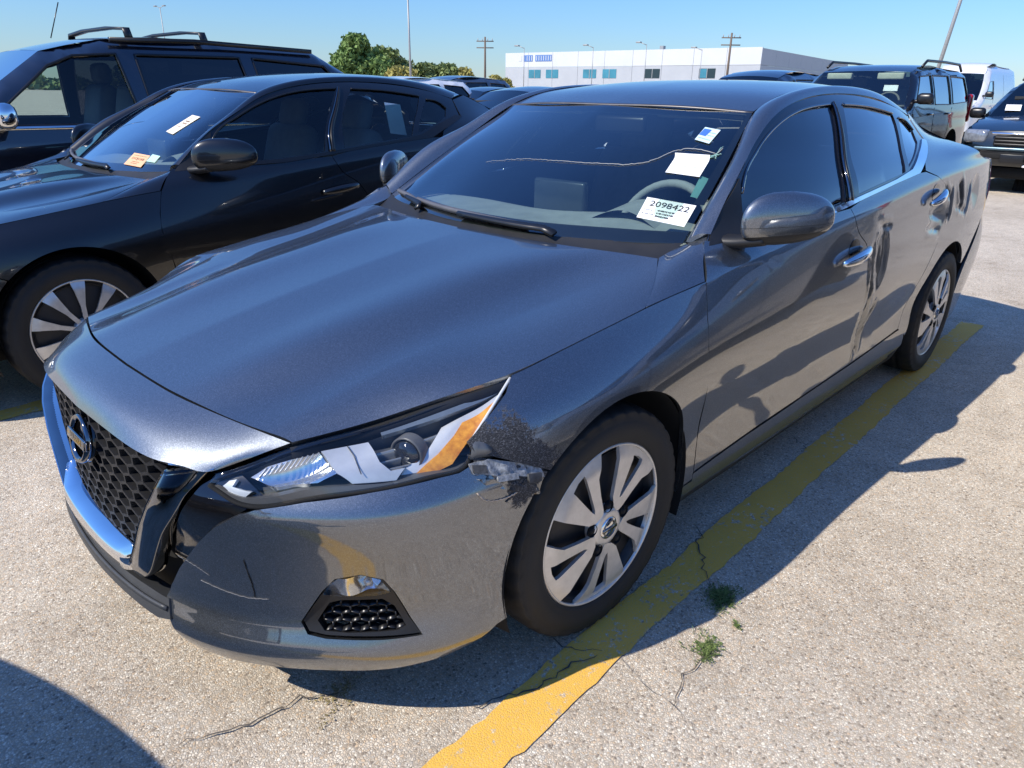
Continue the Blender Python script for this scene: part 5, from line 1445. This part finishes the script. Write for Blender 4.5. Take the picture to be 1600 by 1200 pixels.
weed(-.275, 1.165, .028, 90, 3, 'tiny weed sprig right at the shadow edge', WEED)
weed(.655, .600, .075, 170, 4, 'dry grass tuft in the crack under the front bumper', WEEDD)
crack([(.985, .468), (.923, .493), (.852, .528), (.80, .536), (.755, .539), (.698, .565), (.62, .60)], .013, 1)
crack([(-.635, .832), (-.536, .881), (-.482, .936), (-.418, .978), (-.37, 1.03)], .012, 3)
crack([(.141, .836), (.125, .913), (.08, .964)], .010, 2)
crack([(.45, .86), (.367, .89), (.305, .918), (.235, .941), (.164, .945), (.10, .965)], .013, 4)
crack([(-.10, 1.17), (-.055, 1.162), (0, 1.163), (.067, 1.176), (.11, 1.20)], .009, 6)
crack([(.06, 1.0), (.082, 1.057), (.103, 1.14), (.117, 1.222), (.139, 1.278)], .005, 7)
crack([(-1.53, .77), (-1.49, .80), (-1.50, .83), (-1.42, .85)], .014, 5)

# ------------------------------------------------------ other parked vehicles
NAVY = paint('navy_paint', (.010, .013, .024), .35, .28, .4)
BLUEG = paint('blue_grey_paint', (.008, .010, .016), .4, .28, .4, ior=1.6)
TEALB = paint('teal_black_paint', (.006, .010, .014), .3, .28, .4, ior=1.55)
WHITEP = paint('white_paint', (.78, .78, .77), .0, .35, .05)
SILVER = paint('silver_paint', (.42, .43, .44), .75, .34, .3)
BROWNP = paint('bronze_paint', (.050, .042, .040), .7, .3, .4)
GREYP = paint('mid_grey_paint', (.10, .11, .125), .75, .32, .4)
# dark people carrier beyond the black sedan
van = empty('dark_van', (.48, -5.35, 0), 0., 'dark navy people carrier with roof rack and chrome mirrors behind the black sedan', 'van')
S = suv_spec(xf=1.0, xr=-3.95, wb=2.95, hw=.98, belt=(1.06, 1.10), crown=.02, top=[(.95, .36), (1.0, .62), (.90, .90), (.40, 1.00), (-.10, 1.08), (-.86, 1.60), (-1.30, 1.70), (-2.2, 1.725), (-3.15, 1.685), (-3.62, 1.42), (-3.85, .98), (-3.92, .60), (-3.86, .36)],
             windows=[[(-.36, 1.10), (-.86, 1.50), (-1.05, 1.575), (-1.36, 1.60), (-1.42, 1.10)], [(-1.52, 1.10), (-1.50, 1.60), (-2.36, 1.61), (-2.42, 1.12)], [(-2.52, 1.12), (-2.48, 1.61), (-3.18, 1.57), (-3.42, 1.26), (-3.40, 1.14)]],
             see_through=True, glasses=[CGLASS, TGLASS, TGLASS], mirror=(-.46, 1.17), mirror_mat=CHROME, handles=[(-1.18, .98), (-1.70, .98)], seams=[(-.30, 1.06, -.32, .4), (-1.48, 1.08, -1.50, .4), (-2.46, 1.10, -2.46, .7)], wsglass=WGLASS)
yv, _ = build_vehicle(van, NAVY, S, CGLASS)
for yy in (.40, -.40):
    s = add('front_seat', *join(rbox((-1.30, yy, .80), (.50, .50, .16), .06), rbox((-1.52, yy, 1.10), (.14, .50, .58), .06, rot=Matrix.Rotation(math.radians(-14), 3, 'Y'))), plain('leather_grey', (.16, .165, .17), .6), van)
    add('headrest', *rbox((-1.60, yy, 1.47), (.11, .28, .18), .05), MATS['leather_grey'], s)
add('dashboard', *rbox((-.35, 0, .98), (.50, 1.6, .20), .06), CABDARK, van)
add('cabin_floor', *box((-1.9, 0, .55), (3.2, 1.8, .06)), CABDARK, van)
add('rear_bulkhead', *rbox((-2.25, 0, 1.05), (.20, 1.55, .85), .08), CABDARK, van)
v, f = tube(curve([(.45, .82, 1.075), (-.30, .70, 1.60)], 4), .02, 6)
rail = ribbon(np.array([(-1.35, .70, 1.700), (-2.0, .70, 1.718), (-3.10, .69, 1.690)]), (0, 0, 1), .045, .035); both('roof_rail', *rail, SATIN, van)
for xx in (-1.50, -2.10):
    c = np.array([(xx, -.70, 1.715), (xx, -.66, 1.785), (xx, -.3, 1.805), (xx, .3, 1.805), (xx, .66, 1.785), (xx, .70, 1.715)])
    add('roof_bar', *ribbon(c, np.array([(0, -1, .3), (0, -.5, .8), (0, 0, 1), (0, 0, 1), (0, .5, .8), (0, 1, .3)]), .055, .022), SATIN, van)
add('antenna', *tube([(-1.02, .45, 1.70), (-1.12, .45, 1.95)], .004, 5), SATIN, van)
add('belt_strip', *ribbon(yv(np.stack([np.linspace(-.35, -2.5, 20), np.full(20, 1.085)], 1)) + [0, .006, 0], (0, 1, .2), .022, .012), CHROME, van)
# row behind: blue-grey utility, dark teal crossover, and the rest
exp = empty('blue_grey_suv', (-11.35, -3.10, 0), 0., 'large blue grey SUV with roof rails and tan visors behind the grey sedan', 'SUV')
S = suv_spec(xf=.95, xr=-4.2, wb=3.02, hw=1.0, wr=.39, belt=(1.18, 1.24), tumble=.22, crown=.02, round=.09, top=[(.90, .45), (.95, .75), (.90, 1.06), (.50, 1.14), (-.42, 1.24), (-.95, 1.76), (-1.3, 1.84), (-2.4, 1.87), (-3.85, 1.84), (-4.05, 1.40), (-4.15, 1.0), (-4.2, .7), (-4.12, .45)],
             windows=[[(-.72, 1.30), (-1.08, 1.70), (-1.70, 1.73), (-1.70, 1.27)], [(-1.80, 1.27), (-1.80, 1.73), (-2.70, 1.74), (-2.72, 1.27)], [(-2.84, 1.28), (-2.84, 1.74), (-3.72, 1.73), (-3.86, 1.32)]],
             see_through=True, mirror=(-.66, 1.36), lamp=(.76, .78, .98, .36, .22), tail=(-4.06, .88, 1.2, .18, .5), handles=[(-1.52, 1.12), (-2.55, 1.12)], seams=[(-.55, 1.2, -.56, .45), (-1.75, 1.22, -1.77, .45), (-2.78, 1.22, -2.60, .7)], grille=(.92, .86, .95, .26), wsglass=WGLASS)
ye, _ = build_vehicle(exp, BLUEG, S, TGLASS, .07)
add('dashboard', *rbox((-.72, 0, 1.15), (.45, 1.7, .22), .06), plain('tan_dash', (.18, .17, .14), .7), exp)
add('cabin_floor', *box((-2.3, 0, .60), (3.4, 1.8, .06)), CABDARK, exp); add('rear_bulkhead', *rbox((-2.6, 0, 1.2), (.3, 1.6, 1.0), .08), CABDARK, exp)
v, f = revolve([(.19 + .016 * math.cos(a), .016 * math.sin(a)) for a in np.linspace(0, 2 * math.pi, 9)], 28)
add('steering_wheel', np.stack([-.98 - v[:, 2] * .4 + v[:, 1], .42 + v[:, 0], 1.28 + v[:, 2] * .9], 1), f, MATS['tan_dash'], exp)
for yy in (.42, -.42):
    s = add('front_seat', *join(rbox((-1.6, yy, .95), (.5, .5, .2), .06), rbox((-1.85, yy, 1.25), (.16, .5, .6), .06)), plain('tan_seat', (.20, .19, .16), .8), exp); add('headrest', *rbox((-1.88, yy, 1.62), (.1, .28, .18), .05), MATS['tan_seat'], s)
    add('sun_visor', *rbox((-.98, yy, 1.70), (.12, .42, .10), .02), plain('cream_visor', (.55, .53, .42), .8), exp)
v, f = tube(np.array([(-1.25, .78, 1.85), (-1.45, .78, 1.945), (-2.5, .78, 1.955), (-3.4, .77, 1.945), (-3.6, .77, 1.84)]), .022, 8); both('roof_rail', v, f, SATIN, exp)
add('windshield_tag', [(-.70, .42, 1.47), (-.70, .64, 1.47), (-.78, .62, 1.56), (-.78, .40, 1.56)], [(0, 1, 2, 3)], PAPER, exp, False)
rav = empty('teal_suv', (-13.15, -.55, 0), 0., 'dark teal crossover with missing grille at the right edge', 'SUV')
S = suv_spec(mirror=(-.42, 1.15), belt=(1.05, 1.12), lamp=(.79, .66, .83, .36, .20), grille=(.985, .78, .80, .16), grille_mat=SATIN, wsglass=WG2)
build_vehicle(rav, TEALB, S, TGLASS, .06)
add('hood_edge_trim', *rbox((1.0, 0, .885), (.05, .90, .035), .015), CHROME, rav)
add('bumper_beam', *rbox((1.005, 0, .665), (.05, 1.30, .05), .02), plain('beam_blue', (.10, .16, .20), .3, .6), rav)
add('lower_grille', *rbox((1.0, 0, .56), (.05, 1.1, .09), .02), VOIDM, rav)
add('plate_holder', *rbox((1.035, -.10, .53), (.03, .32, .13), .01), SATIN, rav)
for yy in (-.55, .18): add('bumper_slot', *rbox((1.0, yy, .43), (.03, .26, .035), .01), PAPER, rav)
for yy in (-.78, .78): add('fog_grille', *rbox((.90, yy, .48), (.12, .16, .16), .03), SATIN, rav)
for yy in (.62, -.62): add('lamp_bowl', *revolve([(.0, .0), (.05, .01), (.07, .06)], 20), REFL, rav).matrix_local = Matrix.Translation((.83, yy, .84)) @ Matrix.Rotation(-math.pi / 2, 4, 'Z')
add('windshield_tag', [(-.30, -.62, 1.20), (-.30, -.40, 1.20), (-.42, -.42, 1.29), (-.42, -.64, 1.29)], [(0, 1, 2, 3)], PAPER, rav, False)
add('roof_rail', *tube(np.array([(-1.1, .62, 1.68), (-1.3, .62, 1.77), (-2.8, .62, 1.77), (-3.0, .62, 1.70)]), .02, 6), SATIN, rav); add('roof_rail', *tube(np.array([(-1.1, -.62, 1.68), (-1.3, -.62, 1.77), (-2.8, -.62, 1.77), (-3.0, -.62, 1.70)]), .02, 6), SATIN, rav)
wv = empty('white_van', (-26.0, -5.35, 0), 0., 'tall white delivery van standing behind the blue grey SUV', 'van')
S = suv_spec(xf=1.0, xr=-4.6, wb=3.6, hw=1.02, belt=(1.25, 1.35), tumble=.08, round=.14, top=[(.96, .45), (1.0, .75), (.85, 1.10), (.35, 1.22), (.10, 1.32), (-.75, 2.10), (-1.1, 2.32), (-2.4, 2.38), (-4.4, 2.36), (-4.55, 2.0), (-4.6, 1.2), (-4.6, .7), (-4.55, .45)], windows=[[(-.20, 1.38), (-.70, 1.86), (-1.25, 1.90), (-1.25, 1.36)]], cab=(-.8, 1.2, .6, 1.6), mirror=(-.05, 1.50), lamp=(.75, .80, .98, .3, .24), tail=(-4.5, .92, 1.2, .12, .5), handles=[(-1.1, 1.15)], seams=[(-1.3, 1.9, -1.3, .5), (-2.6, 2.1, -2.6, .5)], grille=(.92, .86, .9, .2))
build_vehicle(wv, WHITEP, S, TGLASS, .09)
def laz(az, d): return (1.3183 + d * math.cos(math.radians(az)) + 1.3, 1.8116 + d * math.sin(math.radians(az)), 0)
far = [('white_hatchback', laz(-126.3, 17), 'suv', WHITEP, 'white car roof just showing behind the black sedan', 'car', dict(), .94),
       ('silver_suv', laz(-130.6, 21), 'suv', GREYP, 'grey SUV in the far row left of the flat building', 'SUV', dict(), 1.0),
       ('dark_sedan', laz(-132.9, 18), 'sedan', BLACKP, 'small black sedan in the far row with white windscreen tags', 'car', dict(), 1.0),
       ('bronze_sedan', laz(-136.2, 14), 'sedan', BROWNP, 'dark bronze sedan with orange corner lamp behind the black sedan', 'car', dict(), 1.0),
       ('dark_suv', (-11.6, -5.35, 0), 'suv', NAVY, 'dark SUV roof showing just above the roof of the grey sedan', 'SUV', dict(), 1.05),
       ('grey_crossover', (-12.2, -8.6, 0), 'sedan', GREYP, 'grey car mostly hidden behind the grey sedan roof', 'car', dict(), 1.06)]
for nm, loc, kd, pm, lb, ct, kw, sc in far:
    e = empty(nm, loc, 0., lb, ct, 'cars parked in the row behind')
    build_vehicle(e, pm, (sedan_spec if kd == 'sedan' else suv_spec)(**kw), WG2, .09)
    e.scale = (1, 1, sc)
    if nm == 'bronze_sedan': add('turn_lamp', *rbox((.62, .82, .72), (.20, .10, .10), .03), AMBER, e)
    if nm in ('dark_sedan', 'bronze_sedan'):
        for yy in (-.35, .4): add('windshield_tag', [(-.50, yy, 1.09), (-.50, yy + .2, 1.09), (-.60, yy + .2, 1.14), (-.60, yy, 1.14)], [(0, 1, 2, 3)], PAPER, e, False)
# cars outside the frame: the one nose to nose in front (its shadow falls in the lower left) and the one parked to the right
opp = empty('facing_suv', (2.90, -.01, 0), math.pi + .36, 'dark SUV parked nose to nose with the grey sedan, outside the picture', 'SUV')
build_vehicle(opp, NAVY, suv_spec(), TGLASS, .08)
nb = empty('silver_wagon', (-.95, 2.86, 0), 0., 'silver crossover parked to the right of the grey sedan, outside the picture', 'SUV')
build_vehicle(nb, SILVER, suv_spec(), TGLASS, .08)

# ------------------------------------------------------------ background -----
CLAD = plain('pale_cladding', (.42, .44, .46), .6, vary=.04, vscale=.4); CLADW = plain('white_cladding', (.58, .60, .61), .6, vary=.03, vscale=.4)
BWIN = plain('teal_window', (.05, .22, .30), .15, vary=.2, vscale=.5); SIGNB = plain('sign_blue', (.10, .20, .45), .5); DARKW = plain('dark_window', (.02, .04, .05), .15); POLE = plain('pole_grey', (.36, .36, .35), .5, .4); WOOD = plain('pole_wood', (.16, .12, .09), .9)
bl = empty('warehouse', (-124.0, -61.0, 0), 0., 'long low white and grey warehouse with small blue windows on the horizon', 'building')
BH = 9.0
# front wall runs towards -y, side wall towards -x
def wall_panels(name, p0, p1, z0, z1, n, mat, t=.25):
    p0 = np.array(p0, float); p1 = np.array(p1, float); d = (p1 - p0) / n; u = d / np.linalg.norm(d); nn = np.array([u[1], -u[0]])
    for k in range(n):
        a = p0 + d * k + u * .03; b = p0 + d * (k + 1) - u * .03
        V = np.array([(*a, z0), (*b, z0), (*b, z1), (*a, z1), (*(a - nn * t), z0), (*(b - nn * t), z0), (*(b - nn * t), z1), (*(a - nn * t), z1)])
        add(name, V, [(0, 1, 2, 3), (5, 4, 7, 6), (3, 2, 6, 7), (0, 4, 5, 1), (1, 5, 6, 2), (4, 0, 3, 7)], mat, bl, False)
c0 = (0, 0); c1 = (5.5, -56.0); c2 = (-67.0, -11.0)
wall_panels('wall_panel', c1, c0, 0, 6.2, 9, CLAD); wall_panels('parapet_panel', c1, c0, 6.25, BH, 9, CLADW, .27)
wall_panels('side_panel', c0, c2, 0, 6.2, 8, CLAD); wall_panels('side_parapet', c0, c2, 6.25, BH - .15, 8, CLAD, .27)
add('roof', [(c0[0], c0[1], BH - .5), (c1[0], c1[1], BH - .5), (c1[0] - 67, c1[1] - 11, BH - .5), (c2[0], c2[1], BH - .5)], [(0, 1, 2, 3)], CLAD, bl, False)
fd = (np.array(c1) - np.array(c0)) / np.linalg.norm(np.array(c1) - np.array(c0)); fn_ = np.array([-fd[1], fd[0]]); fn_ = fn_ if fn_[0] > 0 else -fn_
def wall_rect(name, u0, u1, z0, z1, mat, par=bl, proud=.06):
    a = np.array(c0) + fd * u0 + fn_ * proud; b = np.array(c0) + fd * u1 + fn_ * proud; th = fn_ * .3
    V = np.array([(*a, z0), (*b, z0), (*b, z1), (*a, z1), (*(a - th), z0), (*(b - th), z0), (*(b - th), z1), (*(a - th), z1)])
    return add(name, V, orient(V, [(0, 1, 2, 3)], np.array([1, 0, 0])) + [(3, 2, 6, 7), (0, 4, 5, 1), (1, 5, 6, 2), (4, 0, 3, 7)], mat, par, False)
for u in (9.6, 20.6, 30.0, 34.6, 43.8, 48.3):
    w = wall_rect('window', u - 1.55, u + 1.55, 4.1, 5.7, BWIN if u > 25 else DARKW)
    wall_rect('mullion', u - .06, u + .06, 4.1, 5.7, POLE, w, .10)
wall_rect('window_blind', 9.7, 10.9, 4.15, 5.65, BWIN, bl, .08)
for a, b in ((44.0, 48.2), (48.9, 51.3)): 
    s = wall_rect('sign_board', a, b, 7.3, 8.5, SIGNB)
    for k in range(int((b - a) / .6)): wall_rect('sign_stroke', a + .15 + k * .6, a + .30 + k * .6, 7.45, 8.35, CLADW, s, .09)
wall_rect('sign_mark', 51.8, 52.6, 7.4, 8.4, CLADW)
add('roof_vent', *box((-3, -22, BH + .3), (.8, .8, 1.2)), POLE, bl, False)
def lamp_post(loc, hgt, label, heads=2, lean=(0, 0), r=.12):
    e = empty('lamp_post', loc, 0., label, 'lamp post', 'light poles round the lot')
    add('pole', *tube(np.array([(0, 0, 0), (lean[0] * .5, lean[1] * .5, hgt * .5), (lean[0], lean[1], hgt)]), np.array([r, r * .85, r * .6]), 8), POLE, e)
    add('base', *rbox((0, 0, .4), (.6, .6, .8), .1), CLAD, e)
    for k in range(heads):
        s = -1 if k == 0 else 1
        a = add('lamp_arm', *tube(np.array([(lean[0], lean[1], hgt - .1), (lean[0] - .3 * s, lean[1] + .9 * s, hgt + .25)]), .05, 6), POLE, e)
        add('lamp_head', *rbox((lean[0] - .38 * s, lean[1] + 1.15 * s, hgt + .28), (.5, .8, .18), .06), POLE, e)
CAMP = np.array([1.3183, 1.8116])
def at_az(az, d): return (CAMP[0] + d * math.cos(math.radians(az)), CAMP[1] + d * math.sin(math.radians(az)), 0)
lamp_post(at_az(-128.3, 80), 10.6, 'tall twin headed lamp post in front of the big tree', 2)
lamp_post(at_az(-164.0, 42), 9.6, 'tall leaning light pole behind the blue grey SUV', 2, (0., 1.05), .10)
lamp_post(at_az(-112.0, 170), 15.5, 'thin far lamp post above the dark van roof', 2)
for az, d, hh, lb in ((-136.6, 120, 7.6, 'slim pole at the left end of the warehouse'), (-141.6, 118, 7.7, 'slim pole before the warehouse between window pairs'), (-145.4, 116, 8.0, 'slim pole right of the second pair of blue windows'), (-149.3, 117, 7.4, 'slim pole near the right warehouse windows')):
    lamp_post(at_az(az, d), hh, lb, 1, r=.07)
def utility_pole(loc, hgt, label):
    e = empty('utility_pole', loc, math.radians(40), label, 'utility pole', 'wooden poles')
    add('pole', *tube(np.array([(0, 0, 0), (0, 0, hgt)]), np.array([.2, .13]), 8), WOOD, e)
    for z in (hgt - .6, hgt - 1.5): add('cross_arm', *box((0, 0, z), (.12, 2.6, .14)), WOOD, e)
    for y in (-1.1, -.4, .4, 1.1): add('insulator', *tube(np.array([(0, y, hgt - .55), (0, y, hgt - .2)]), .05, 6), POLE, e)
utility_pole(at_az(-133.75, 120), 9.0, 'wooden utility pole with cross arms left of the warehouse')
utility_pole(at_az(-151.2, 112), 9.2, 'wooden utility pole standing before the warehouse corner')
# trees: trunk, limbs and a crown of many small leaf clumps
LEAF = [plain('leaf_mid', (.15, .235, .06), .75, vary=.3, vscale=.6), plain('leaf_olive', (.20, .25, .085), .75, vary=.3, vscale=.6), plain('leaf_yellow', (.34, .30, .08), .75, vary=.3, vscale=.6)]
BARK = plain('bark', (.07, .055, .045), .9)
def tree(loc, hgt, lobes, label, mat, seed, n=9000, leaf=.42, trunk=True):
    q = np.random.default_rng(seed)
    e = empty('tree', loc, 0., label, 'tree', 'trees beyond the lot')
    V = []
    lobes = np.array(lobes, float); w = lobes[:, 3] ** 2; w = w / w.sum()
    k = q.choice(len(lobes), n, p=w)
    d = q.normal(size=(n, 3)); d /= np.linalg.norm(d, axis=1)[:, None]
    rr = q.random(n) ** .33 * (1 + .28 * np.sin(d[:, 0] * 5 + k) * np.sin(d[:, 1] * 6 + 2 * k) * np.cos(d[:, 2] * 5))
    c = lobes[k, :3] + d * (rr * lobes[k, 3])[:, None] * [1, 1, .82]
    a = q.normal(size=(n, 3)); a /= np.linalg.norm(a, axis=1)[:, None]; b = np.cross(a, q.normal(size=(n, 3))); b /= np.linalg.norm(b, axis=1)[:, None]
    s = (leaf * q.uniform(.5, 1.3, n))[:, None]
    V = np.stack([c - a * s, c + b * s * .55, c + a * s, c - b * s * .55], 1).reshape(-1, 3)
    F = [(4 * i, 4 * i + 1, 4 * i + 2, 4 * i + 3) for i in range(n)]
    add('crown', V, F, mat, e, False)
    if trunk:
        top = lobes[:, :3].mean(0)
        add('trunk', *tube(curve([(0, 0, 0), (.2, .1, hgt * .2), (top[0] * .5, top[1] * .5, hgt * .45), tuple(top)], 12), np.linspace(.035 * hgt, .008 * hgt, 12), 8), BARK, e)
        for l in lobes[:5]:
            add('limb', *tube(curve([(top[0] * .3, top[1] * .3, hgt * .32), tuple((top * .4 + l[:3] * .6)), tuple(l[:3])], 8), np.linspace(.014 * hgt, .003 * hgt, 8), 6), BARK, e)
    return e
def lobes_rand(seed, n, w, z0, z1, r0, r1, depth=.6):
    q = np.random.default_rng(seed); out = []
    for k in range(n):
        a = q.uniform(-1, 1); out.append((q.uniform(-1, 1) * w * depth, a * w, z0 + (z1 - z0) * q.random() ** .8 * (1 - .45 * a * a), q.uniform(r0, r1)))
    return out
R_ = lambda az: math.radians(az)
def tree_az(az, d, hgt, wid, label, mat, seed, n=7000, leaf=.4, nl=12):
    e = tree(at_az(az, d), hgt, lobes_rand(seed, nl, wid, hgt * .34, hgt * .84, hgt * .15, hgt * .26), label, mat, seed, n, leaf)
    e.rotation_euler = (0, 0, R_(az)); return e
tree_az(-124.9, 96, 8.2, 2.2, 'tall round green tree left of the lamp post', LEAF[0], 11, 9000, .34)
tree_az(-126.6, 100, 6.6, 2.3, 'olive tree leaning against the tall green tree', LEAF[1], 12, 8000, .34)
tree_az(-123.2, 98, 5.0, 2.2, 'low bushy tree at the left of the tall tree', LEAF[0], 13, 5000, .34)
tree_az(-130.0, 105, 5.2, 2.8, 'broad olive tree right of the lamp post', LEAF[1], 14, 8000, .36)
tree_az(-132.1, 125, 5.2, 2.2, 'small yellowing tree beside the utility pole', LEAF[2], 15, 4000, .34)
tree_az(-127.6, 88, 4.0, 1.2, 'yellow green shrub under the tall tree', LEAF[2], 16, 2500, .28)
tree_az(-134.6, 128, 4.4, 2.2, 'yellow shrub at the left end of the warehouse', LEAF[2], 17, 3000, .34)
# wooded rise far behind
q = np.random.default_rng(5); V = []; n = 26000
az = q.uniform(-178, -98, n); d = q.uniform(240, 300, n); prof = 4.2 + 1.8 * np.sin(az * .9) + 1.2 * np.sin(az * 2.3 + 1)
zz = q.random(n) ** .7 * prof
c = np.stack([CAMP[0] + d * np.cos(np.radians(az)), CAMP[1] + d * np.sin(np.radians(az)), zz], 1)
a = q.normal(size=(n, 3)); a /= np.linalg.norm(a, axis=1)[:, None]; b = np.cross(a, q.normal(size=(n, 3))); b /= np.linalg.norm(b, axis=1)[:, None]
s = q.uniform(.5, 1.3, n)[:, None]
V = np.stack([c - a * s, c + b * s * .7, c + a * s, c - b * s * .7], 1).reshape(-1, 3)
wd = add('woodland', V, [(4 * i, 4 * i + 1, 4 * i + 2, 4 * i + 3) for i in range(n)], LEAF[1], None, False); prop(wd, 'far wooded rise along the horizon', 'woodland', kind='stuff')
